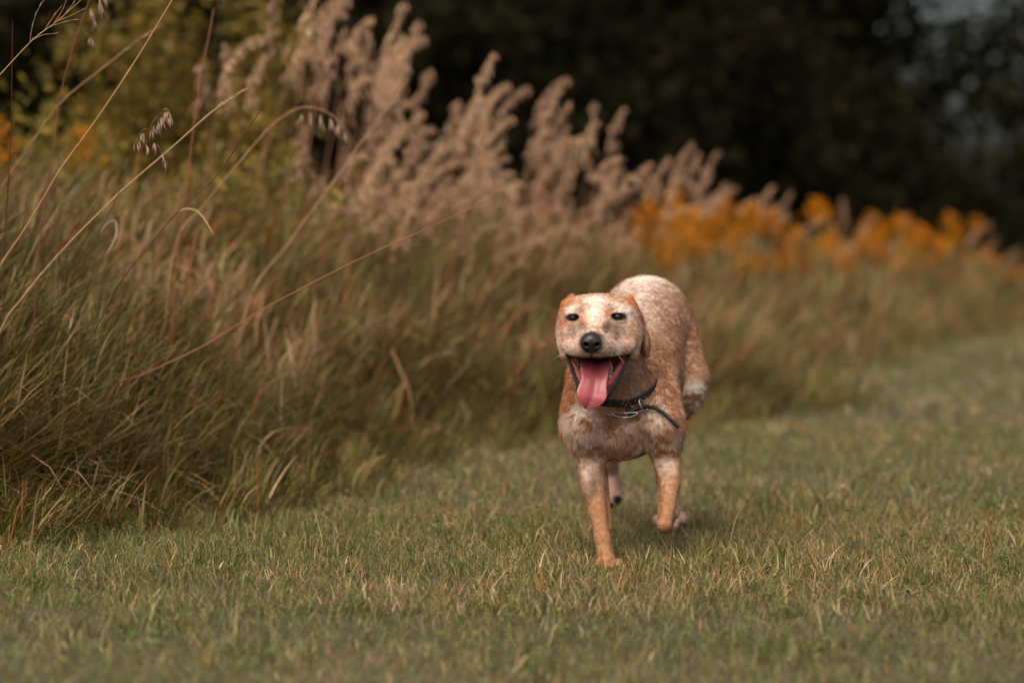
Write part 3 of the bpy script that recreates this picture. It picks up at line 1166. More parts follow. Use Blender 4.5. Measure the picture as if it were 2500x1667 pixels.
# hind thighs
DOG.cap(P(1628, 800, 6.62), P(1666, 925, 6.50), 0.070, 0.058, 0.014)
DOG.ell(P(1671, 940, 6.50), (0.0535, 0.07, 0.070), 0.016)
DOG.cap(P(1526, 800, 6.62), P(1486, 925, 6.52), 0.072, 0.056, 0.02)
# image-right hind leg: knee, hock, foot set down
DOG.chain([P(1656, 940, 6.48), P(1643, 1000, 6.52), P(1630, 1100, 6.80), P(1634, 1215, 6.70), P(1638, 1268, 6.63)],
          [0.046, 0.036, 0.019, 0.019, 0.022], 0.02)
for dx, dz in ((-32, 0), (-13, 10), (10, 10), (29, -6)):
    DOG.ell(P(1637 + dx, 1270 + dz, 6.59), (0.0120, 0.026, 0.0150), 0.007)
# image-left hind leg: pushed back, toes just leaving the ground
DOG.chain([P(1484, 940, 6.52), P(1484, 1000, 6.60), P(1488, 1085, 6.90), P(1490, 1150, 6.98), P(1493, 1205, 6.97)],
          [0.044, 0.036, 0.022, 0.021, 0.021], 0.02)
for dx, dz in ((-13, 18), (-3, 27), (8, 26), (15, 16)):
    DOG.ell(P(1494 + dx, 1204 + dz * 0.75, 6.96), (0.009, 0.013, 0.017), 0.006)
# image-left foreleg, planted: forearm, wrist, pastern, toes
DOG.chain([P(1432, 1050, 6.045), P(1441, 1120, 6.06), P(1449, 1190, 6.06), P(1460, 1255, 6.03), P(1467, 1292, 6.01), P(1471, 1316, 6.00), P(1476, 1346, 5.99), P(1481, 1370, 5.978)],
          [R(52, 6), R(37, 6), R(28, 6), R(22.5, 6), R(18.5, 6), R(21, 6), R(18, 6), R(22, 6)], 0.013)
DOG.ell(P(1434, 1180, 6.04), (R(18, 6), 0.022, R(44, 6)), 0.012, rot=(0, -0.12, 0))     # forearm muscle
DOG.cap(P(1467, 1150, 6.11), P(1486, 1290, 6.03), R(17, 6), R(8, 6), 0.006)          # tendon edge behind the forearm
DOG.ell(P(1487, 1322, 6.02), (R(8, 6), 0.012, R(9, 6)), 0.006)                        # wrist pad
for dx, dz, dy in ((-23, 0, 0.008), (-8, 5, -0.010), (9, 5, -0.010), (24, 0, 0.006)):
    DOG.ell(P(1485 + dx, 1376 + dz, 5.948 + dy), (R(10.5, 6), 0.027, R(13, 6)), 0.003)
# image-right foreleg, lifted, the wrist folded
DOG.chain([P(1614, 1045, 6.06), P(1626, 1115, 6.08), P(1633, 1180, 6.06), P(1631, 1235, 6.00), P(1626, 1262, 5.98), P(1622, 1280, 5.972)],
          [R(54, 6), R(36, 6), R(25, 6), R(18.5, 6), R(16, 6), R(18, 6)], 0.013)
DOG.ell(P(1646, 1175, 6.06), (R(13, 6), 0.02, R(42, 6)), 0.010, rot=(0, 0.08, 0))
DOG.cap(P(1612, 1150, 6.12), P(1612, 1262, 6.02), R(12, 6), R(7, 6), 0.006)
DOG.chain([P(1622, 1284, 5.98), P(1627, 1283, 6.03), P(1632, 1262, 6.085)], [R(16, 6), R(15, 6), R(18, 6)], 0.008)
for dx in (-17, -6, 6, 17):
    DOG.ell(P(1634 + dx, 1246 + abs(dx) * 0.3, 6.11), (R(8, 6), 0.013, R(15, 6)), 0.003)

# head: skull, cheeks, muzzle
DOG.ell(P(1463, 777, 5.985), (R(88, 5.95), 0.085, R(55, 5.95)), 0.02)
DOG.cap(P(1421, 777, 5.99), P(1507, 777, 5.99), R(51, 6), R(51, 6), 0.02)
DOG.ell(P(1462, 815, 5.975), (R(97, 5.95), 0.078, R(70, 5.95)), 0.02)
DOG.ell(P(1404, 822, 5.965), (R(40, 5.95), 0.052, R(46, 5.95)), 0.018)
DOG.ell(P(1522, 822, 5.965), (R(40, 5.95), 0.052, R(46, 5.95)), 0.018)
DOG.cap(P(1456, 800, 5.915), P(1446, 834, 5.838), R(42, 5.9), R(26, 5.85), 0.022)     # bridge
DOG.ell(P(1450, 838, 5.872), (R(50, 5.87), 0.076, R(35, 5.87)), 0.018)                # muzzle
DOG.ell(P(1421, 852, 5.848), (R(28, 5.85), 0.050, R(24, 5.85)), 0.009, rot=(0, 0, 0.35))
DOG.ell(P(1473, 852, 5.848), (R(30, 5.85), 0.050, R(24, 5.85)), 0.009, rot=(0, 0, -0.35))
DOG.cap(P(1384, 848, 5.918), P(1415, 856, 5.872), R(15, 5.9), R(16, 5.9), 0.010)
DOG.cap(P(1535, 846, 5.92), P(1498, 856, 5.872), R(16, 5.9), R(17, 5.9), 0.010)
DOG.ell(P(1444, 840, 5.832), (R(27, 5.8), 0.018, R(25, 5.8)), 0.010)                 # behind the nose
# brows
DOG.cap(P(1385, 758, 5.938), P(1424, 754, 5.920), R(9, 5.9), R(12, 5.9), 0.012)
DOG.cap(P(1482, 753, 5.920), P(1530, 758, 5.938), R(12, 5.9), R(9, 5.9), 0.012)
# furrow of the brow, hollows beside the bridge and under the eyes
DOG.cap(P(1455, 738, 5.885), P(1453, 782, 5.868), 0.010, 0.012, 0.016, sub=True)
DOG.ell(P(1416, 806, 5.868), (R(17, 5.9), 0.026, R(20, 5.9)), 0.016, sub=True)
DOG.ell(P(1492, 806, 5.866), (R(19, 5.9), 0.026, R(20, 5.9)), 0.016, sub=True)
# lower jaw
DOG.cap(P(1464, 888, 6.00), P(1453, 955, 5.915), R(60, 5.97), R(27, 5.9), 0.018)
L_RIM = [P(1384, 868, 5.925), P(1397, 905, 5.895), P(1414, 945, 5.868), P(1430, 966, 5.858), P(1452, 975, 5.855)]
R_RIM = [P(1537, 866, 5.925), P(1522, 900, 5.895), P(1500, 938, 5.868), P(1482, 962, 5.860), P(1452, 977, 5.857)]
# mouth
_m = [P(1391, 874, 5.89), P(1530, 872, 5.89), P(1513, 905, 5.89), P(1485, 945, 5.89), P(1470, 958, 5.89), P(1436, 958, 5.89), P(1421, 942, 5.89), P(1405, 905, 5.89)]
MOUTH = Field()
MOUTH.slab([(p[0], p[2]) for p in _m], 5.74, 5.972)
DOG.slab([(p[0], p[2]) for p in _m], 5.74, 5.972, 0.005)
DOG.chain(L_RIM, [R(4, 5.9), R(4.2, 5.9), R(5.5, 5.9), R(7.5, 5.9), R(8, 5.9)], 0.006)
DOG.chain(R_RIM, [R(4, 5.9), R(4.2, 5.9), R(5.5, 5.9), R(7.5, 5.9), R(8, 5.9)], 0.006)
L_GUM = [P(1390, 869, 5.935), P(1405, 902, 5.908), P(1424, 940, 5.884), P(1452, 960, 5.876)]
R_GUM = [P(1530, 868, 5.935), P(1511, 900, 5.908), P(1486, 935, 5.884), P(1452, 960, 5.876)]
DOG.chain(L_GUM, [R(7, 5.9), R(8, 5.9), R(8, 5.9), R(9, 5.9)], 0.004)
DOG.chain(R_GUM, [R(7, 5.9), R(8, 5.9), R(8, 5.9), R(9, 5.9)], 0.004)
# cheeks round the corners of the mouth
DOG.chain([P(1384, 822, 5.960), P(1383, 846, 5.950), P(1378, 866, 5.945)], [R(22, 5.9), R(18, 5.9), R(11, 5.9)], 0.012)
DOG.chain([P(1541, 822, 5.962), P(1541, 846, 5.952), P(1547, 864, 5.947)], [R(22, 5.9), R(20, 5.9), R(12, 5.9)], 0.012)
# ears, folded back
DOG.chain([P(1374, 768, 5.985), P(1382, 745, 5.985), P(1395, 727, 5.995)], [R(11, 6), R(12, 6), R(7, 6)], 0.003)
DOG.ell(P(1377, 790, 6.02), (R(14, 6), 0.035, R(42, 6)), 0.012, rot=(0.2, 0.25, 0))
DOG.chain([P(1552, 772, 5.99), P(1544, 750, 5.985), P(1538, 731, 5.985)], [R(10, 6), R(12, 6), R(10, 6)], 0.003)
DOG.ell(P(1561, 792, 6.015), (R(10, 6), 0.032, R(42, 6)), 0.003, rot=(0.2, -0.18, 0))
DOG.ell(P(1576, 838, 6.035), (R(9, 6), 0.028, R(34, 6)), 0.004, rot=(0.2, -0.1, 0))
# eye openings
EYES = [(1400, 775, 14.0, 7.6, -0.14), (1508, 773, 16.2, 8.0, 0.12)]
EYE_C = []
for (ex_, ey_, rx_, rz_, tl) in EYES:
    yy = np.arange(5.80, 6.0, 0.0005)
    ray = np.array([P(ex_, ey_, v) for v in yy])
    hit = yy[np.argmax(DOG.at(ray) < 0)]
    EYE_C.append(P(ex_, ey_, hit))
for c, (ex_, ey_, rx_, rz_, tl) in zip(EYE_C, EYES):
    DOG.ell(c + (0, 0.0135, 0), (0.0158, 0.0150, 0.0150), 0.008)                     # lids round the eyeball
    DOG.ell(c + (0, -0.003, -0.0005), (R(rx_, 5.9), 0.016, R(rz_, 5.9)), 0.002, sub=True, rot=(0, tl, 0))
    DOG.chain([c + (-R(rx_ + 3, 5.9), 0.006, R(2, 5.9)), c + (-R(rx_ * 0.4, 5.9), 0.0005, R(rz_ + 1.6, 5.9)), c + (R(rx_ * 0.4, 5.9), 0.0005, R(rz_ + 1.6, 5.9)), c + (R(rx_ + 3, 5.9), 0.006, R(2, 5.9))], [0.0020, 0.0024, 0.0024, 0.0020], 0.003)      # upper lid


# coat colours -----------------------------------------------------------------
TAN = np.array((0.42, 0.212, 0.106))
ORANGE = np.array((0.47, 0.190, 0.070))
PALE = np.array((0.62, 0.435, 0.325))
WHITE = np.array((0.82, 0.74, 0.68))
BROWN = np.array((0.27, 0.135, 0.070))
GREY = np.array((0.30, 0.225, 0.175))
BLACK = np.array((0.012, 0.011, 0.011))
PINKSKIN = np.array((0.62, 0.40, 0.33))


def coat(p):
    p = np.asarray(p, float)
    n1 = vnoise(p, 0.030, 41)
    n2 = vnoise(p, 0.011, 42)
    n3 = vnoise(p, 0.0045, 43)
    n4 = vnoise(p, 0.075, 44)
    mott = 0.35 * n1 + 0.4 * n2 + 0.25 * n3

    def blob(px, py, y, r, soft=0.5):
        d = np.linalg.norm((p - P(px, py, y)), axis=1) / r
        return np.clip((1 - d) / soft, 0, 1)

    def mix(c, col, w):
        w = np.clip(w, 0, 1)[:, None]
        return c * (1 - w) + col * w
    c = np.tile(TAN, (len(p), 1))
    # roan ticking everywhere
    c = mix(c, PALE, np.clip((mott - 0.42) / 0.18, 0, 1) * 0.42)
    c = mix(c, BROWN, np.clip((0.40 - mott) / 0.15, 0, 1) * 0.18)
    tick = np.clip((n2 * 0.5 + n3 * 0.5 - 0.54) / 0.10, 0, 1) * (0.35 + 0.65 * np.clip((n4 - 0.35) / 0.3, 0, 1))
    c = mix(c, WHITE, tick * 0.24)
    # left flank is a clean warm orange
    side = np.clip((P(1425, 1000, 6.1)[0] - p[:, 0]) / 0.05, 0, 1)
    c = mix(c, ORANGE, side * 0.75)
    # pale saddle along the spine
    spine = P(1555, 800, 6.3)[0] + (p[:, 1] - 6.3) * 0.10
    zt = p[:, 2]
    sad = np.exp(-((p[:, 0] - spine) / 0.060) ** 2) * np.clip((zt - 0.44) / 0.10, 0, 1) * np.clip((p[:, 1] - 6.02) / 0.08, 0, 1)
    c = mix(c, WHITE, sad * np.clip(0.52 + 2.0 * (mott - 0.45), 0.1, 0.9))
    rump = np.clip((zt - 0.555) / 0.05, 0, 1) * np.clip((p[:, 1] - 6.2) / 0.1, 0, 1)
    c = mix(c, WHITE, rump * np.clip(0.48 + 2.0 * (mott - 0.45), 0.08, 0.85))
    # thigh patch
    w = np.maximum(blob(1692, 975, 6.45, 0.055), blob(1668, 1000, 6.45, 0.045))
    c = mix(c, WHITE, np.clip(w * 1.5 * np.clip((n1 * .4 + n2 * .6 - 0.42) / 0.2, 0, 1), 0, 0.85))
    # chest: white flashes, brown smudges
    front = np.clip((6.11 - p[:, 1]) / 0.03, 0, 1) * (p[:, 2] < 0.42)
    for (px, py, rr, a) in ((1402, 1010, .040, .8), (1395, 1060, .030, .5), (1440, 1100, .035, .65), (1600, 1075, .050, .95), (1575, 1010, .030, .6), (1612, 1108, .030, .8),
                            (1560, 1000, .028, .6), (1530, 1100, .022, .4), (1640, 960, .02, .5), (1590, 975, .022, .7)):
        c = mix(c, WHITE, blob(px, py, 6.02, rr + 0.03, 0.9) * front * np.minimum(0.8, a) * np.clip((n1 * .45 + n2 * .55 - 0.36) / 0.14, 0, 1))
    for (px, py, rr, a) in ((1425, 1055, .045, .6), (1500, 1045, .05, .35), (1560, 1060, .035, .65), (1440, 1125, .04, .5), (1545, 1125, .045, .55), (1650, 1050, .05, .5)):
        c = mix(c, BROWN, blob(px, py, 6.02, rr + 0.025, 0.9) * front * a * np.clip((0.68 - n1 * .5 - n4 * .5) / 0.25, 0, 1))
    # forelegs
    leg = (p[:, 2] < 0.235) & (p[:, 1] < 6.25)
    lw = blob(1447, 1185, 6.0, .055, 0.8) * 0.65 + blob(1440, 1150, 6.0, .035, 0.8) * 0.5 + blob(1612, 1160, 6.0, .045, .8) * 0.6 + blob(1462, 1215, 6.0, .03, .8) * .4
    c = np.where(leg[:, None], mix(c, WHITE, lw * (0.15 + n2)), c)
    c = np.where(leg[:, None], mix(c, TAN * 0.62 + BROWN * 0.34, 0.85 * np.clip((0.20 - p[:, 2]) / 0.08, 0, 1)), c)
    # hind feet: pinkish white, black pads
    hind = (p[:, 2] < 0.24) & (p[:, 1] > 6.35)
    c = np.where(hind[:, None], mix(c, PINKSKIN, 0.55 + 0.4 * n1), c)
    c = mix(c, BLACK, np.maximum(blob(1508, 1220, 6.945, .016, .4), blob(1490, 1235, 6.945, .014, .4)) * hind)
    c = mix(c, PINKSKIN, blob(1636, 1262, 6.11, .040, .5) * 0.9 * (p[:, 1] > 6.03))
    c = mix(c, BLACK, blob(1620, 1298, 5.99, .020, .6) * 0.65)
    # ---- head
    h = np.clip((6.055 - p[:, 1]) / 0.03, 0, 1) * np.clip((p[:, 2] - P(0, 1000, 5.9)[2]) / 0.02, 0, 1)
    face = mix(np.tile(PALE, (len(p), 1)), TAN, 0.44 + 1.1 * (n1 * .5 + n4 * .5 - 0.42))
    face = mix(face, WHITE, 0.06 + np.clip((mott - 0.45) / 0.2, 0, 1) * 0.4)
    # blaze and brow streaks
    for (px, py, y, rr, a) in ((1455, 728, 5.94, .030, 1.0), (1452, 752, 5.90, .026, .85), (1450, 780, 5.89, .018, .6), (1398, 752, 5.92, .018, .7), (1512, 748, 5.92, .022, .7),
                               (1385, 762, 5.93, .014, .6), (1536, 766, 5.93, .018, .6), (1410, 845, 5.84, .030, .5), (1500, 840, 5.85, .035, .45), (1372, 835, 5.95, .025, .5), (1560, 750, 6.03, .02, .8)):
        face = mix(face, WHITE, blob(px, py, y, rr * 1.15, 0.8) * a * (0.8 + 0.5 * n2))
    for (px, py, y, rr, a) in ((1374, 748, 5.97, .036, 1.0), (1383, 740, 6.0, .040, 1.0), (1540, 736, 5.98, .034, 1.2), (1412, 758, 5.90, .017, .75), (1484, 760, 5.90, .017, .7), (1370, 790, 5.95, .026, .8),
                               (1560, 790, 6.0, .030, .8), (1572, 840, 6.03, .040, .8), (1422, 782, 5.90, .014, .8), (1378, 790, 5.93, .02, .6), (1540, 800, 5.95, .03, .4), (1550, 780, 5.99, .03, .5)):
        face = mix(face, ORANGE, blob(px, py, y, rr, 0.8) * a)
    for (px, py, y, rr, a) in ((1400, 803, 5.91, .028, .75), (1505, 805, 5.90, .032, .8), (1412, 752, 5.91, .014, .5), (1490, 750, 5.91, .016, .5), (1482, 800, 5.88, .018, .4), (1440, 866, 5.80, .018, .8), (1470, 860, 5.81, .03, .35), (1520, 845, 5.88, .022, .4), (1425, 860, 5.82, .02, .4)):
        face = mix(face, GREY, blob(px, py, y, rr, 0.9) * a * (0.5 + n1))
    face = mix(face, BLACK, blob(1444, 838, 5.812, 0.029, 0.25) * (p[:, 2] > P(0, 862, 5.8)[2]))
    # throat
    thr = np.clip((P(0, 880, 5.95)[2] - p[:, 2]) / 0.02, 0, 1) * np.clip((p[:, 1] - 5.88) / 0.02, 0, 1)
    face = mix(face, TAN * 0.7 + PALE * 0.4, thr * 0.6)
    # eye liner
    for cc, (ex_, ey_, rx_, rz_, tl) in zip(EYE_C, EYES):
        q = (p - cc) / (R(rx_ + 6.5, 5.9), 0.02, R(rz_ + 3.2, 5.9))
        d = np.linalg.norm(q, axis=1)
        face = mix(face, BLACK, np.clip((1.12 - d) / 0.25, 0, 1) * 0.95)
    # lips and mouth lining
    md = MOUTH_D(p)
    rim = np.minimum(seg_dist(p, L_RIM), seg_dist(p, R_RIM))
    lip = np.clip((0.0078 + 0.0030 * np.clip((P(0, 925, 5.87)[2] - p[:, 2]) / 0.012, 0, 1) - rim + 0.003 * (n3 - 0.5)) / 0.002, 0, 1) * (p[:, 1] < 5.95)
    gum = np.clip((0.0098 - np.minimum(seg_dist(p, L_GUM), seg_dist(p, R_GUM))) / 0.002, 0, 1) * (p[:, 1] < 5.96) * (rim > 0.0058)
    chin_fur = np.clip((P(0, 972, 5.86)[2] - p[:, 2]) / 0.006, 0, 1)
    face = mix(face, BLACK * 2, lip * (1 - chin_fur * 0.5))
    up = np.clip(1 - np.abs(p[:, 2] - P(0, 872, 5.85)[2]) / 0.0045, 0, 1) * (p[:, 1] < 5.93) * (np.abs(p[:, 0] - P(1455, 870, 5.85)[0]) < R(85, 5.9))
    face = mix(face, BLACK * 2, up * 1.5)
    phil = np.clip(1 - np.abs(p[:, 0] - P(1445, 865, 5.79)[0]) / 0.0025, 0, 1) * (p[:, 2] < P(0, 856, 5.79)[2]) * (p[:, 2] > P(0, 876, 5.79)[2]) * (p[:, 1] < 5.85)
    face = mix(face, BLACK, phil)
    inside = np.clip((0.0035 - md) / 0.002, 0, 1) * (p[:, 1] < 5.985)
    deep = np.clip((p[:, 1] - 5.90) / 0.05, 0, 1)
    lining = np.array((0.42, 0.10, 0.10))[None] * (1 - deep[:, None] * 0.6)  # darker towards the back: shade of the mouth painted into the lining
    face = face * (1 - inside[:, None]) + lining * inside[:, None]
    lipe = inside * np.clip((5.868 - p[:, 1] + (p[:, 2] - 0.39) * 0.6) / 0.006, 0, 1)
    face = mix(face, BLACK * 2, lipe * (p[:, 2] < P(0, 873, 5.87)[2]))
    face = mix(face, np.array((0.50, 0.13, 0.13)), gum)
    c = c * (1 - h[:, None]) + face * h[:, None]
    grain = 0.74 + 0.34 * n3 + 0.20 * vnoise(p, 0.0075, 47)
    c = c * grain[:, None]
    return np.clip(c, 0.005, 0.9), np.maximum.reduce([inside, lip * h, gum * h])


def seg_dist(p, pts):
    d = np.full(len(p), 9.0)
    for a, b in zip(pts[:-1], pts[1:]):
        ba = b - a
        t = np.clip(((p - a) @ ba) / (ba @ ba), 0, 1)
        d = np.minimum(d, np.linalg.norm(p - a - t[:, None] * ba, axis=1))
    return d


def MOUTH_D(p):
    return MOUTH.ops[0][0](np.asarray(p, float))


def mat_coat(name, rough=0.75, fur=False):
    m = bpy.data.materials.new(name)
    m.use_nodes = True
    nt = m.node_tree
    b = nt.nodes['Principled BSDF']
    at = nt.nodes.new('ShaderNodeAttribute')
    at.attribute_name = 'tint'
    nt.links.new(at.outputs['Color'], b.inputs['Base Color'])
    b.inputs['Roughness'].default_value = rough
    b.inputs['Specular IOR Level'].default_value = 0.25
    if fur:
        tr = nt.nodes.new('ShaderNodeBsdfTranslucent')
        nt.links.new(at.outputs['Color'], tr.inputs['Color'])
        mx = nt.nodes.new('ShaderNodeMixShader')
        mx.inputs[0].default_value = 0.32
        nt.links.new(b.outputs[0], mx.inputs[1])
        nt.links.new(tr.outputs[0], mx.inputs[2])
        nt.links.new(mx.outputs[0], nt.nodes['Material Output'].inputs['Surface'])
    return m


def build_dog():
    xs = axis_fine(0.02, 0.52, P(1355, 0, 5.9)[0], P(1600, 0, 5.95)[0], 0.0024, 0.005)
    ys = axis_fine(5.74, 7.06, 5.745, 6.06, 0.0025, 0.006)
    zs = axis_fine(-0.03, 0.64, P(0, 1000, 5.9)[2], P(0, 715, 5.9)[2], 0.0024, 0.005)
    D = DOG.grid(xs, ys, zs)
    V, Q = surface_nets(D, xs, ys, zs)
    # drop stray islands: keep faces welded to the biggest piece is not needed, the field is one solid
    base = P(1482, 1390, 5.97)
    base[2] = float(ground_z(base[0], base[1]))
    root = empty('dog', base)
    tag(root, 'tan and white roan dog trotting towards us with its tongue out', 'dog', kind='thing')
    col, bare = coat(V)
    me = new_mesh('body', V - base, [Q], mat_coat('dog_coat'), True, col)
    add('body', me, root)

    # fur -----------------------------------------------------------
    r = np.random.default_rng(91)
    nor = np.zeros((len(V), 3), np.float32)
    me.vertices.foreach_get('normal', nor.ravel()) if False else None
    nn = np.empty(len(V) * 3, np.float32)
    me.vertices.foreach_get('normal', nn)
    nor = nn.reshape(-1, 3).astype(float)
    A, B, C_, D_ = (V[Q[:, i]] for i in range(4))
    area = 0.5 * (np.linalg.norm(np.cross(B - A, C_ - A), axis=1) + np.linalg.norm(np.cross(C_ - A, D_ - A), axis=1))
    cen = (A + B + C_ + D_) / 4
    hd = (cen[:, 1] < 6.05) & (cen[:, 2] > P(0, 1000, 5.9)[2])
    wgt = area * np.where(hd, 2.2, 1.0)
    fn = nor[Q].mean(1)
    wgt *= np.where(fn[:, 1] > 0.6, 0.25, 1.0)
    n = 260000
    pick = r.choice(len(Q), n, p=wgt / wgt.sum())
    u, v = r.random((n, 1)), r.random((n, 1))
    p0 = (A[pick] * (1 - u) + B[pick] * u) * (1 - v) + (D_[pick] * (1 - u) + C_[pick] * u) * v
    nv = fn[pick]
    nv /= np.linalg.norm(nv, axis=1, keepdims=True) + 1e-9
    hc, hb = coat(p0)
    eye = np.zeros(n, bool)
    for cc in EYE_C:
        eye |= np.linalg.norm((p0 - cc) / (1.3, 1.2, 0.72), axis=1) < 0.0125
    nose = np.linalg.norm((p0 - P(1443, 836, 5.80)) / (1.1, 1.5, 1.0), axis=1) < 0.0215
    ok = (hb < 0.3) & ~eye & ~nose
    p0, nv, hc = p0[ok], nv[ok], hc[ok]
    n = len(p0)
    nosep = P(1444, 826, 5.79)
    face = np.clip((6.0 - p0[:, 1]) / 0.03, 0, 1) * (p0[:, 2] > P(0, 990, 5.9)[2])
    flow_f = p0 - nosep
    flow_f /= np.linalg.norm(flow_f, axis=1, keepdims=True) + 1e-9
    flow_b = np.tile(np.array((0.0, 0.75, -0.66)), (n, 1))
    leg = (p0[:, 2] < 0.24)
    flow_b[leg] = (0, 0.2, -0.98)
    chest = (p0[:, 1] < 6.12) & ~leg & (p0[:, 2] < P(0, 900, 6)[2])
    flow_b[chest] = (0, 0.15, -0.98)
    fl = flow_f * face[:, None] + flow_b * (1 - face[:, None])
    wig = np.stack([vnoise(p0, 0.03, 61 + i) for i in range(3)], -1) - 0.5
    fl = fl + wig * np.where(leg, 0.3, 0.8)[:, None]
    fl = fl - (fl * nv).sum(1, keepdims=True) * nv
    fl /= np.linalg.norm(fl, axis=1, keepdims=True) + 1e-9
    L = np.where(face > 0.5, 0.0036, np.where(leg, 0.0034, np.where(chest, 0.0095, 0.0064)))
    wild = r.random(n) < 0.12
    L = L * r.uniform(0.55, 1.3, n) * np.where(wild, 1.5, 1.0)
    up = np.where(face > 0.5, 0.24, np.where(chest, 0.30, 0.22))[:, None] * r.uniform(0.6, 1.4, (n, 1)) * np.where(wild, 2.0, 1.0)[:, None]
    jit = r.normal(0, 0.12, (n, 3))
    d1 = nv * (up + 0.25) + fl * 0.8 + jit
    d2 = nv * (up * 0.5) + fl * 1.0 + jit
    d1 /= np.linalg.norm(d1, axis=1, keepdims=True)
    d2 /= np.linalg.norm(d2, axis=1, keepdims=True)
    q0 = p0 - nv * 0.0006
    q1 = q0 + d1 * (L * 0.5)[:, None]
    q2 = q1 + d2 * (L * 0.5)[:, None]
    pts = np.stack([q0, q1, q2], 1) - base
    fur = bpy.data.hair_curves.new('fur')
    fur.add_curves([3] * n)
    fur.attributes['position'].data.foreach_set('vector', pts.astype(np.float32).ravel())
    rad = np.tile(np.array((0.00036, 0.00032, 0.00008), np.float32), (n, 1))
    ra = fur.attributes.get('radius') or fur.attributes.new('radius', 'FLOAT', 'POINT')
    ra.data.foreach_set('value', rad.ravel())
    ca = fur.attributes.new('tint', 'FLOAT_COLOR', 'CURVE')
    c4 = np.ones((n, 4), np.float32)
    ac = np.stack([p0[:, 0], p0[:, 1] * 0.3, p0[:, 2] * 0.28], -1)                       # locks run back and down
    st = vnoise(ac, 0.0034, 65) * 0.6 + vnoise(ac, 0.0070, 66) * 0.4
    sf = vnoise(p0, 0.0032, 67)
    lock = np.where(face > 0.5, 0.70 + 0.64 * sf, 0.64 + 0.76 * st)
    c4[:, :3] = np.clip(hc * lock[:, None] * r.uniform(0.82, 1.26, (n, 1)), 0, 0.92)
    ca.data.foreach_set('color', c4.ravel())
    fur.materials.append(mat_coat('dog_fur', 0.6, True))
    add('fur', fur, root)

    # eyes -----------------------------------------------------------
    m_eye = bpy.data.materials.new('eye')
    m_eye.use_nodes = True
    eb = m_eye.node_tree.nodes['Principled BSDF']
    eb.inputs['Base Color'].default_value = (0.018, 0.010, 0.007, 1)
    eb.inputs['Roughness'].default_value = 0.05
    eb.inputs['Coat Weight'].default_value = 0.6
    for cc, (ex_, ey_, rx_, rz_, tl) in zip(EYE_C, EYES):
        th = np.linspace(0, math.pi, 17)
        ph = np.linspace(0, 2 * math.pi, 25)[:-1]
        TH, PH = np.meshgrid(th, ph, indexing='ij')
        S = np.stack([np.sin(TH) * np.cos(PH), np.cos(TH), np.sin(TH) * np.sin(PH)], -1).reshape(-1, 3) * 0.0125
        i = np.arange(16)[:, None] * 24
        j = np.arange(24)[None, :]
        k = (j + 1) % 24
        F = np.stack([i + j, i + 24 + j, i + 24 + k, i + k], -1).reshape(-1, 4)
        add('eye', new_mesh('eye', S * 1.06 + cc + (0, 0.0138, 0) - base, [F], m_eye), root)

    # nose -----------------------------------------------------------
    NF = Field()
    nc = P(1443, 834, 5.793)
    s = R(0.95, 5.79)
    NF.ell(nc + (0, 0.004, 0.003), (25.5 * s, 0.020, 20 * s), 0.008)
    NF.ell(nc + (-13 * s, 0.000, -5 * s), (14 * s, 0.015, 13 * s), 0.007)
    NF.ell(nc + (14 * s, 0.000, -5 * s), (14 * s, 0.015, 13 * s), 0.007)
    NF.cap(nc + (1 * s, -0.002, 0), nc + (1.5 * s, 0.006, -25 * s), 9 * s, 7 * s, 0.006)
    NF.cap(nc + (0, 0.012, 0), nc + (0, 0.03, 0), 18 * s, 16 * s, 0.006)
    NF.ell(nc + (-13 * s, -0.015, -7 * s), (7.5 * s, 0.016, 5.6 * s), 0.003, sub=True, rot=(0, 0.4, 0))
    NF.ell(nc + (14.5 * s, -0.015, -7 * s), (7.5 * s, 0.016, 5.6 * s), 0.003, sub=True, rot=(0, -0.4, 0))
    NF.cap(nc + (1.2 * s, -0.020, -6 * s), nc + (1.5 * s, -0.012, -24 * s), 1.6 * s, 1.4 * s, 0.003, sub=True)
    g = 0.0011
    gx, gy, gz = (np.arange(nc[i] - 0.032, nc[i] + 0.032, g) for i in range(3))
    Dn = NF.grid(gx, gy, gz)
    nV, nQ = surface_nets(Dn, gx, gy, gz)
    add('nose', new_mesh('nose', nV - base, [nQ], mat_basic('nose_leather', (0.020, 0.018, 0.019), 0.42, noise=(900, 0.5), bump=(0.35, 0.0006))), root)

    # tongue ---------------------------------------------------------
    path = [(1459, 881, 5.950, 28), (1458, 883, 5.915, 33), (1455, 890, 5.882, 36), (1453, 903, 5.863, 34.5), (1452, 919, 5.853, 32.5), (1450, 935, 5.846, 32), (1447, 949, 5.841, 35), (1445, 960, 5.838, 37.5), (1441, 971, 5.836, 34), (1437, 981, 5.837, 26), (1433, 989, 5.840, 15), (1430, 993, 5.843, 4)]
    pts = np.array([P(a, b, c) for a, b, c, w in path])
    ws = np.array([R(w, 5.85) for *_, w in path])
    tt = np.linspace(0, len(path) - 1, 40)

    def cr(arr):
        out = []
        for t in tt:
            i = min(int(t), len(arr) - 2)
            f = t - i
            p_ = [arr[max(0, min(len(arr) - 1, i + d))] for d in (-1, 0, 1, 2)]
            out.append(0.5 * ((2 * p_[1]) + (-p_[0] + p_[2]) * f + (2 * p_[0] - 5 * p_[1] + 4 * p_[2] - p_[3]) * f * f + (-p_[0] + 3 * p_[1] - 3 * p_[2] + p_[3]) * f ** 3))
        return np.array(out)
    pts, ws = cr(pts), cr(ws)
    tan = np.gradient(pts, axis=0)
    tan /= np.linalg.norm(tan, axis=1, keepdims=True)
    sx = np.tile(np.array((1.0, 0, 0)), (40, 1))
    sx -= (sx * tan).sum(1, keepdims=True) * tan
    sx /= np.linalg.norm(sx, axis=1, keepdims=True)
    nm = np.cross(sx, tan)
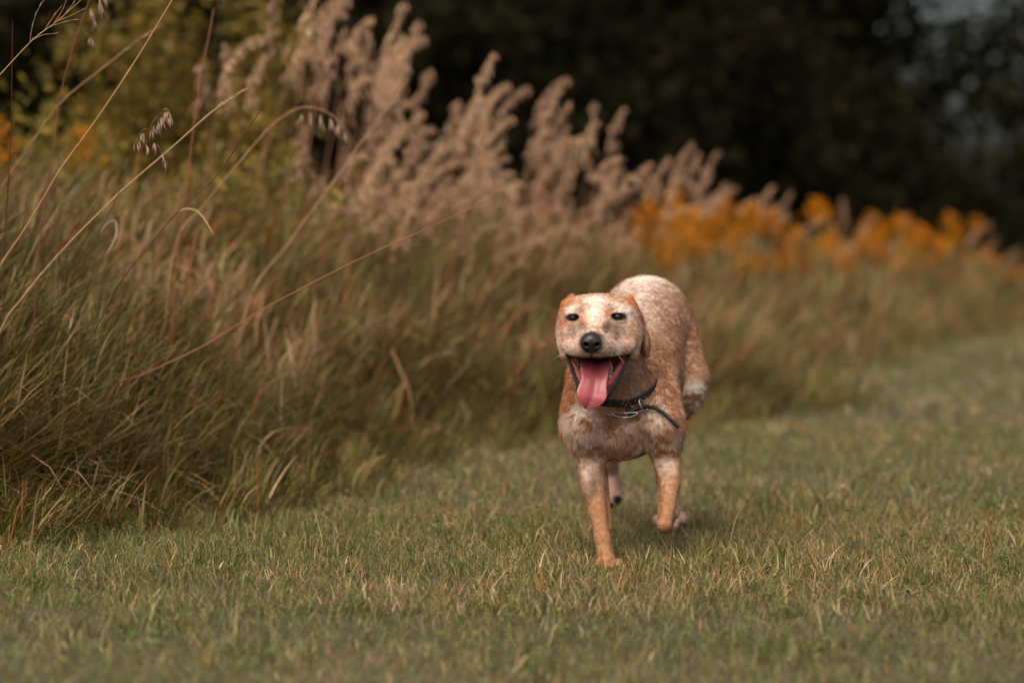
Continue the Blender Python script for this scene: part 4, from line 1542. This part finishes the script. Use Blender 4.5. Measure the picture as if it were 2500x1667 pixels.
    nm *= np.sign(-(nm[:, 1:2]) + 0.2 * nm[:, 2:3] + 1e-6)
    ns = 28
    Vt, Ct = [], []
    for i in range(40):
        for k in range(ns):
            a = 2 * math.pi * k / ns
            x = math.cos(a)
            z = math.sin(a)
            thick = 0.0045 * (1 - 0.35 * i / 39)
            off = thick * (abs(z) ** 0.7) * (1 if z > 0 else -1)
            groove = -0.0085 * math.exp(-((x - 0.12) / 0.12) ** 2) * min(1.0, (39 - i) / 8) * (1 if z > 0 else 0.6)
            cup = 0.0045 * x * x
            Vt.append(pts[i] + sx[i] * x * ws[i] + nm[i] * (off + groove + cup))
            edge = abs(x) ** 3
            Ct.append(np.array((0.37, 0.078, 0.100)) * (1 - 0.15 * edge) + np.array((0.10, 0.03, 0.03)) * edge)
    i = np.arange(39)[:, None] * ns
    j = np.arange(ns)[None, :]
    k = (j + 1) % ns
    F = np.stack([i + j, i + k, i + ns + k, i + ns + j], -1).reshape(-1, 4)
    Vt = np.array(Vt)
    cap = [np.arange(39 * ns, 40 * ns)]
    endc = len(Vt)
    Vt = np.concatenate([Vt, [Vt[39 * ns:].mean(0) + tan[-1] * 0.004]])
    Ct.append(Ct[-1])
    T = np.array([(39 * ns + q, 39 * ns + (q + 1) % ns, endc) for q in range(ns)])
    mt = mat_coat('tongue', 0.26)
    tb = mt.node_tree.nodes['Principled BSDF']
    tb.inputs['Specular IOR Level'].default_value = 0.5
    tb.inputs['Subsurface Weight'].default_value = 0.15
    tb.inputs['Subsurface Radius'].default_value = (0.008, 0.003, 0.002)
    nz = mt.node_tree.nodes.new('ShaderNodeTexNoise')
    nz.inputs['Scale'].default_value = 700
    tc = mt.node_tree.nodes.new('ShaderNodeTexCoord')
    mt.node_tree.links.new(tc.outputs['Object'], nz.inputs['Vector'])
    bp = mt.node_tree.nodes.new('ShaderNodeBump')
    bp.inputs['Strength'].default_value = 0.35
    bp.inputs['Distance'].default_value = 0.0008
    mt.node_tree.links.new(nz.outputs['Fac'], bp.inputs['Height'])
    mt.node_tree.links.new(bp.outputs[0], tb.inputs['Normal'])
    add('tongue', new_mesh('tongue', Vt - base, [F, T], mt, True, np.array(Ct)), root)

    # teeth ----------------------------------------------------------
    m_tooth = mat_basic('tooth', (0.52, 0.43, 0.29), 0.35, noise=(300, 0.15))
    for (a, b, c, w, hh) in ((1489, 886, 5.915, 4.6, 12), (1492, 897, 5.908, 5.0, 13), (1491, 909, 5.900, 5.0, 13), (1488, 920, 5.890, 5.0, 13),
                             (1421, 888, 5.910, 4.2, 12), (1420, 901, 5.900, 4.4, 13), (1422, 914, 5.890, 4.4, 12)):
        tb_ = MB()
        p = P(a, b, c)
        w_ = R(w, 5.9)
        h_ = R(hh, 5.9)
        t_ = np.linspace(-1, 1, 7)
        tb_.tube([p + (0, -0.002 * (1 - q * q), q * h_ * 0.6) for q in t_], w_ * np.array((0.85, 0.95, 1.0, 0.95, 0.8, 0.5, 0.12)), 8, (1, 1, 1))
        me_ = tb_.mesh('tooth', m_tooth)
        o = add('tooth', me_, root)
        me_.transform(Matrix.Translation(-Vector(base)))

    # whiskers ---------------------------------------------------------
    wb = []
    for sgn in (-1, 1):
        for q in range(7):
            st = P(1449 + sgn * (34 + 4 * (q % 3)), 842 + 5 * (q % 4), 5.835)
            d = np.array((sgn * r.uniform(0.6, 1.0), r.uniform(0.2, 0.5), r.uniform(-0.6, 0.1)))
            d /= np.linalg.norm(d)
            Lw = r.uniform(0.028, 0.055)
            t = np.linspace(0, 1, 5)[:, None]
            wb.append(st + d * t * Lw + np.array((0, 0, -0.012)) * t ** 2)
    wc = bpy.data.hair_curves.new('whiskers')
    wc.add_curves([5] * len(wb))
    wc.attributes['position'].data.foreach_set('vector', (np.concatenate(wb) - base).astype(np.float32).ravel())
    ra = wc.attributes.get('radius') or wc.attributes.new('radius', 'FLOAT', 'POINT')
    ra.data.foreach_set('value', np.tile(np.array((0.00028, 0.00025, 0.0002, 0.00015, 0.00005), np.float32), len(wb)))
    wc.materials.append(mat_basic('whisker', (0.75, 0.66, 0.55), 0.4))
    add('whiskers', wc, root)
    return root


build_dog()


# ------------------------------------------------------------------ collar
def build_collar():
    c0 = P(1500, 958, 6.065)
    e1 = np.array((1.0, 0, 0))
    ax = np.array((0.0, -0.58, 0.81))
    ax /= np.linalg.norm(ax)
    e2 = np.cross(e1, ax)
    if e2[1] > 0:
        e2 = -e2                                    # towards the camera and down
    n = 72
    loop = []
    for k in range(n):
        a = 2 * math.pi * k / n
        d = math.cos(a) * e1 + math.sin(a) * e2
        t = np.arange(0.03, 0.22, 0.0008)
        v = DOG.at(c0 + t[:, None] * d)
        out = np.nonzero(v > 0.003)[0]
        rr = t[out[0]] if len(out) else 0.12
        loop.append(min(rr, 0.105))
    loop = np.array(loop)
    for _ in range(8):
        sm = (np.roll(loop, 1) + np.roll(loop, -1) + loop) / 3
        loop = np.maximum(sm, loop * 0.985)
    ang = 2 * math.pi * np.arange(n) / n
    ctr = c0 + loop[:, None] * (np.cos(ang)[:, None] * e1 + np.sin(ang)[:, None] * e2)
    outd = np.cos(ang)[:, None] * e1 + np.sin(ang)[:, None] * e2
    leather = mat_basic('black_leather', (0.014, 0.013, 0.013), 0.48, noise=(260, 0.5), bump=(0.4, 0.0008))
    metal = mat_basic('nickel', (0.55, 0.51, 0.46), 0.28, 1.0)
    root = empty('dog_collar', c0)
    tag(root, 'black leather collar with steel buckle and loose strap end round the dog\'s neck', 'collar', kind='thing')

    def strap(name, ctr, outd, axv, half_w, half_t, closed):
        m = len(ctr)
        prof = [(-1, -1), (-0.85, 1), (0.85, 1), (1, -1)]
        V = []
        for i in range(m):
            for (u, v) in prof:
                V.append(ctr[i] + axv[i] * u * half_w + outd[i] * v * half_t)
        V = np.array(V)
        lim = m if closed else m - 1
        i = np.arange(lim)[:, None]
        j = np.arange(4)[None, :]
        Q = np.stack([i * 4 + j, i * 4 + (j + 1) % 4, ((i + 1) % m) * 4 + (j + 1) % 4, ((i + 1) % m) * 4 + j], -1).reshape(-1, 4)
        fs = [Q]
        if not closed:
            fs.append(np.array([(0, 1, 2, 3), ((m - 1) * 4 + 3, (m - 1) * 4 + 2, (m - 1) * 4 + 1, (m - 1) * 4)]))
        o = add(name, new_mesh(name, V - c0, fs, leather, False), root)
        return o
    strap('strap', ctr, outd, np.tile(ax, (n, 1)), 0.0095, 0.0024, True)

    def on_coat(px, py, lift=0.006):
        yy = np.arange(5.86, 6.3, 0.001)
        v = DOG.at(np.array([P(px, py, q) for q in yy]))
        return P(px, py, yy[np.argmax(v < lift)])

    # ring hanging where the strap end passes through it
    def at_angle(deg, lift=0.004):
        k = int(round(deg / 360 * n)) % n
        return ctr[k] + outd[k] * lift, outd[k]
    rp = on_coat(1570, 991, 0.012)
    mb = MB()
    th = np.linspace(0, 2 * math.pi, 25)
    ringp = [rp + np.array((math.cos(t) * R(6, 6) + math.sin(t) * R(9, 6), math.cos(t) * 0.008, -math.sin(t) * R(17, 6))) for t in th]
    mb.tube(ringp, 0.0021, 6, (1, 1, 1))
    me = mb.mesh('ring', metal)
    me.transform(Matrix.Translation(-Vector(c0)))
    add('ring', me, root)
    # buckle: a bowed frame seen almost edge on, with its tongue pin
    bp = on_coat(1525, 1011, 0.012)
    mb = MB()
    fr = []
    for t in th:
        x = math.cos(t) * R(32, 6)
        z = math.sin(t) * 0.0085
        bow = 0.006 * (1 - (math.cos(t)) ** 2)
        fr.append(bp + np.array((x, -bow * 0.6 + 0.006 * abs(math.cos(t)) + math.sin(t) * 0.004, z * 0.55 + 0.002 * math.cos(t * 2))))
    mb.tube(fr, 0.0019, 6, (1, 1, 1))
    mb.tube([bp + (-0.004, -0.004, 0.006), bp + (0.002, -0.006, 0.0), bp + (0.006, -0.003, -0.006)], 0.001, 5, (1, 1, 1))
    me = mb.mesh('buckle', metal)
    me.transform(Matrix.Translation(-Vector(c0)))
    add('buckle', me, root)
    # loose strap end
    ep = [(1540, 1006, 5.960), (1556, 997, 5.950), (1578, 992, 5.945), (1600, 996, 5.944), (1620, 1007, 5.946), (1638, 1024, 5.950), (1657, 1043, 5.955)]
    pts = np.array([on_coat(q[0], q[1], 0.007 + 0.004 * (i_ > 1)) for i_, q in enumerate(ep)])
    pts[:, 1] = np.convolve(np.pad(pts[:, 1], 1, 'edge'), np.ones(3) / 3, 'valid') - 0.002
    tan = np.gradient(pts, axis=0)
    tan /= np.linalg.norm(tan, axis=1, keepdims=True)
    axv = np.cross(tan, np.tile(np.array((0.0, 0.55, 0.85)), (len(ep), 1)))
    axv = np.tile(np.array((0.0, -0.86, 0.5)), (len(ep), 1))
    axv -= (axv * tan).sum(1, keepdims=True) * tan
    axv /= np.linalg.norm(axv, axis=1, keepdims=True)
    od = np.cross(tan, axv)
    strap('strap_end', pts, od, axv, 0.0062, 0.0021, False)
    # keeper loop beside the buckle
    mb = MB()
    kp = on_coat(1536, 1003, 0.006)
    mb.tube([kp + (math.cos(t) * 0.005, -0.002 + math.sin(t) * 0.003, math.sin(t) * 0.009) for t in th], 0.0022, 5, (1, 1, 1))
    me = mb.mesh('keeper', leather)
    me.transform(Matrix.Translation(-Vector(c0)))
    add('keeper', me, root)


build_collar()

# ------------------------------------------------------------------ single stalks in the plane of focus, one by one
def smooth_path(pts, per=6):
    pts = np.asarray(pts, float)
    out = []
    for i in range(len(pts) - 1):
        p0, p1, p2, p3 = pts[max(i - 1, 0)], pts[i], pts[i + 1], pts[min(i + 2, len(pts) - 1)]
        for k in range(per):
            f = k / per
            out.append(0.5 * (2 * p1 + (p2 - p0) * f + (2 * p0 - 5 * p1 + 4 * p2 - p3) * f * f + (3 * p1 - p0 - 3 * p2 + p3) * f ** 3))
    out.append(pts[-1])
    return np.array(out)


def stalk(label, px_path, y, r_base=0.0016, r_tip=0.0007, col=srgb(150, 104, 72), head=None, leaves=(), tilt=0.0, nodes=True, seed=1, y_tip=None):
    """px_path runs from the tip down; the foot is carried on to the ground"""
    r = np.random.default_rng(seed)
    y_tip = y if y_tip is None else y_tip
    n = len(px_path)
    pts = [P(a, b, y_tip + (y - y_tip) * i / (n - 1)) for i, (a, b) in enumerate(px_path)]
    pts = pts[::-1]
    foot = pts[0] + (pts[0] - pts[1]) * 0.6
    foot[1] = y
    foot[2] = float(ground_z(foot[0], foot[1])) - 0.01
    pts = smooth_path([foot] + pts)
    root = empty('grass_stalk', foot)
    tag(root, label, 'grass stalk', kind='thing')
    sb = MB()
    rad = np.linspace(r_base, r_tip, len(pts))
    if nodes:
        for q in range(8, len(pts) - 4, 11):
            rad[q] *= 1.45
    cc = np.tile(np.asarray(col), (len(pts), 1)) * (0.9 + 0.25 * np.linspace(0, 1, len(pts))[:, None])
    sb.tube(pts - foot, rad, 6, cc)
    add('stem', sb.mesh('stem', M_STRAW), root)
    if head == 'spike':
        hb = MB()
        m = max(10, int(len(pts) * 0.22))
        seg = pts[-m:]
        for i in range(90):
            f = r.random() * (m - 1.01)
            k = int(f)
            p0 = seg[k] * (1 - f + k) + seg[k + 1] * (f - k)
            d = seg[k + 1] - seg[k]
            d = d / np.linalg.norm(d) + r.normal(0, 0.28, 3)
            hb.spindle(p0 - foot, p0 - foot + d * 0.011, 0.0012, STRAW[r.integers(4)], 3)
        add('seed_head', hb.mesh('seed_head', M_SEED), root)
    elif head is not None:
        hb = MB()
        for (a, b, cnt, L, start) in head:
            p0 = P(a, b, y_tip)
            s0 = P(start[0], start[1], y_tip)
            mid = (p0 + s0) / 2 + np.array((0, r.normal(0, 0.003), 0.006))
            hb.tube(smooth_path([s0, mid, p0], 4) - foot, 0.0005, 4, STRAW[1])
            for q in range(cnt + 2):
                h0 = s0 + (p0 - s0) * (0.45 + 0.55 * r.random()) + r.normal(0, 0.0012, 3)
                d = np.array((r.normal(0.10, 0.16), r.normal(0, 0.15), -1.0))
                LL = R(L, y) * r.uniform(0.6, 1.1)
                hb.spindle(h0 - foot, h0 + d * LL - foot, R(2.0, y) * r.uniform(0.6, 1.1), np.array(srgb(190, 164, 138)) * r.uniform(0.6, 1.05), 5)
        add('seed_head', hb.mesh('seed_head', M_SEED), root)
    for lf in leaves:
        ly = pts[np.argmin(np.linalg.norm(pts - P(lf[0][0][0], lf[0][0][1], (y + y_tip) / 2), axis=1)), 1]
        lp = smooth_path([P(a, b, ly - 0.004 * i) for i, (a, b) in enumerate(lf[0])], 5)
        lb = MB()
        t = np.linspace(0, 1, len(lp))
        tan = np.gradient(lp, axis=0)
        tan /= np.linalg.norm(tan, axis=1, keepdims=True) + 1e-9
        sd = np.cross(tan, np.array((0.25, 1.0, 0.2)))
        sd /= np.linalg.norm(sd, axis=1, keepdims=True) + 1e-9
        lb.ribbon(lp - foot, R(lf[1], ly) * np.clip(np.sin(math.pi * (0.12 + 0.86 * t)), 0.05, 1), sd, np.asarray(lf[2]))
        add('leaf', lb.mesh('leaf', M_STRAW), root)
    return root


TANST, DARKST, PALEST = srgb(168, 122, 90), srgb(112, 78, 56), srgb(196, 160, 124)
stalk('thin brown stalk topped by a drooping pale seed head, sharp against the blurred meadow',
      [(398, 270), (372, 300), (330, 385), (262, 530), (205, 640), (160, 750), (110, 880), (70, 1000), (40, 1100)], 6.75, 0.0017, 0.0006, DARKST,
      head=[(404, 276, 5, 40, (398, 270)), (413, 272, 5, 38, (398, 270)), (420, 288, 5, 36, (400, 268)), (397, 290, 4, 40, (392, 276)), (388, 305, 4, 38, (383, 288)),
            (364, 322, 5, 44, (386, 284)), (340, 330, 5, 36, (360, 316)), (328, 352, 4, 32, (350, 335)), (362, 360, 5, 34, (352, 345)), (378, 356, 4, 34, (370, 320)), (404, 392, 4, 44, (380, 350))],
      leaves=[([(242, 570), (262, 545), (281, 540), (284, 570), (272, 600), (258, 622)], 7, srgb(128, 108, 100))], seed=11, y_tip=6.0)
stalk('long bare brown stalk leaning to the dog with one curled dry leaf halfway',
      [(641, 263), (585, 345), (530, 428), (436, 515), (360, 605), (290, 696), (240, 790), (180, 900), (110, 1030), (50, 1110)], 6.75, 0.0018, 0.0010, srgb(132, 92, 66),
      leaves=[([(432, 518), (450, 510), (476, 513), (496, 530), (512, 556), (523, 575)], 5.5, srgb(176, 138, 104))], seed=12, y_tip=6.0)
stalk('tall straight straw stalk leaving the picture at the top, left of the drooping seed head',
      [(430, -15), (330, 150), (230, 300), (147, 415), (70, 545), (0, 650), (-60, 760), (-110, 900)], 6.25, 0.0022, 0.0016, srgb(160, 116, 86), seed=13)
stalk('very long thin straw stalk reaching diagonally across the meadow towards the dog',
      [(1186, 493), (1092, 536), (1000, 578), (900, 622), (760, 692), (625, 765), (500, 843), (357, 912), (270, 965)], 6.85, 0.0020, 0.0007, srgb(178, 128, 92), seed=14, y_tip=6.02)
stalk('thin upright brown stalk nearest the left edge', [(31, 49), (29, 200), (27, 312), (20, 450), (13, 558), (8, 750), (0, 950), (-5, 1100)], 6.7, 0.0016, 0.0011, DARKST, seed=15, y_tip=6.1)
stalk('brown stalk with two hanging pale seed tufts at the top left corner',
      [(240, -40), (219, 0), (180, 110), (147, 237), (135, 330), (120, 424), (100, 560), (85, 750), (70, 1100)], 6.6, 0.0019, 0.0010, srgb(134, 92, 68),
      head=[(232, 60, 6, 46, (226, 18)), (222, 30, 6, 44, (219, 10)), (228, 100, 5, 40, (205, 82)), (245, 10, 7, 44, (240, -30)), (258, -5, 7, 44, (242, -36)), (250, 20, 5, 40, (240, -20))], seed=16)
stalk('blurred leaning stalk ending in a fuzzy spike below the top left dark gap', [(390, 65), (330, 105), (260, 160), (150, 250), (70, 360), (0, 464), (-100, 620)], 7.1, 0.0022, 0.0015, srgb(150, 112, 86), head='spike', seed=17)
stalk('leaning straw stalk with a slender fuzzy spike right of the drooping seed head', [(598, 219), (555, 248), (513, 277), (420, 360), (290, 473), (156, 607), (60, 720), (0, 810), (-50, 1000)], 6.45, 0.0021, 0.0013, srgb(178, 140, 110), head='spike', seed=18)
stalk('reddish upright stalk in soft focus between the shrub and the fuzzy spike', [(522, 20), (510, 90), (491, 178), (474, 300), (460, 420), (440, 560), (420, 800)], 7.2, 0.0022, 0.0015, srgb(150, 98, 72), seed=19)
stalk('soft nodding stalk with a row of hanging pinkish seeds above the long diagonal stalk',
      [(842, 318), (820, 290), (790, 270), (750, 262), (712, 272), (660, 310), (590, 390), (500, 500), (420, 640)], 7.3, 0.0020, 0.0008, srgb(176, 132, 106),
      head=[(760, 285, 6, 46, (752, 262)), (785, 290, 6, 50, (780, 267)), (808, 300, 6, 50, (803, 277)), (828, 310, 6, 48, (822, 292)), (845, 325, 6, 44, (840, 316)), (735, 285, 4, 36, (735, 266))], seed=20)
stalk('soft pale stalk leaning right below the tallest reed plumes', [(1000, 190), (950, 260), (880, 350), (800, 464), (700, 600), (600, 760)], 7.6, 0.0022, 0.0013, srgb(176, 138, 112), seed=21)
stalk('short snapped pale stalk standing at the meadow edge left of the dog', [(955, 850), (980, 910), (1000, 960), (1008, 1040)], 8.6, 0.0035, 0.0030, srgb(170, 128, 96), seed=23)

# open, branched panicle at the top left corner
def open_panicle():
    y = 6.02
    r = np.random.default_rng(24)
    main = [P(a, b, y) for a, b in [(-330, 1150), (-280, 800), (-200, 480), (-80, 275), (0, 183), (80, 98), (140, 52), (205, -6)]]
    foot = main[0].copy()
    foot[2] = float(ground_z(foot[0], y)) - 0.01
    root = empty('grass_stalk', foot)
    tag(root, 'wiry pale grass panicle with bare open branches in the top left corner', 'grass stalk', kind='thing')
    pts = smooth_path([foot] + main)
    sb = MB()
    sb.tube(pts - foot, np.linspace(0.0016, 0.0005, len(pts)), 6, srgb(190, 150, 110))
    add('stem', sb.mesh('stem', M_STRAW), root)
    hb = MB()
    for br in ([(73, 103), (78, 70), (90, 30), (112, -5)], [(80, 98), (105, 86), (141, 82)], [(108, 76), (128, 45), (150, 16)], [(118, 68), (150, 56), (190, 47)], [(140, 52), (170, 40), (206, 22)],
               [(130, 60), (150, 30), (165, -5)], [(150, 45), (175, 15), (185, -5)], [(60, 118), (70, 108), (82, 92)]):
        q = smooth_path([P(a, b, y + r.normal(0, 0.004)) for a, b in br], 5)
        hb.tube(q - foot, np.linspace(0.0006, 0.0004, len(q)), 4, srgb(200, 160, 124))
        for k in range(2, len(q), 3):
            hb.spindle(q[k] - foot, q[k] - foot + (q[k] - q[k - 2]) * 1.2 + r.normal(0, 0.001, 3), 0.0007, srgb(196, 160, 130), 3)
    add('seed_head', hb.mesh('seed_head', M_SEED), root)


open_panicle()


# ------------------------------------------------------------------ small clover heads in the mown grass
def clover(px, py, y, label):
    p = P(px, py, y)
    g = float(ground_z(p[0], y))
    root = empty('clover_flower', (p[0], y, g))
    h = max(0.03, p[2] - g)
    sb = MB()
    sb.tube([(0, 0, 0), (0.002, 0, h * 0.5), (0, 0, h)], [0.0008, 0.0008, 0.0007], 5, srgb(96, 100, 56))
    add('stem', sb.mesh('stem', M_LAWN), root)
    hb = MB()
    r = np.random.default_rng(int(px))
    for k in range(60):
        d = r.normal(0, 1, 3)
        d /= np.linalg.norm(d)
        d[2] = abs(d[2]) * 1.2 - 0.2
        hb.spindle((0, 0, h), np.array((0, 0, h)) + d * 0.0085, 0.0014, srgb(214, 176, 158) * r.uniform(0.8, 1.1), 3)
    add('flower_head', hb.mesh('flower_head', M_SEED), root)
    tag(root, label, 'flower', kind='thing')


clover(2169, 1153, 8.1, 'small pale clover head in the soft lawn right of the dog')
clover(2058, 1208, 7.4, 'tiny pale clover head nearer the dog\'s hind leg in the lawn')
clover(2397, 1172, 7.8, 'pale clover head near the right edge of the lawn')
clover(1326, 842, 8.6, 'white fluffy flower head blurred just left of the dog\'s head')
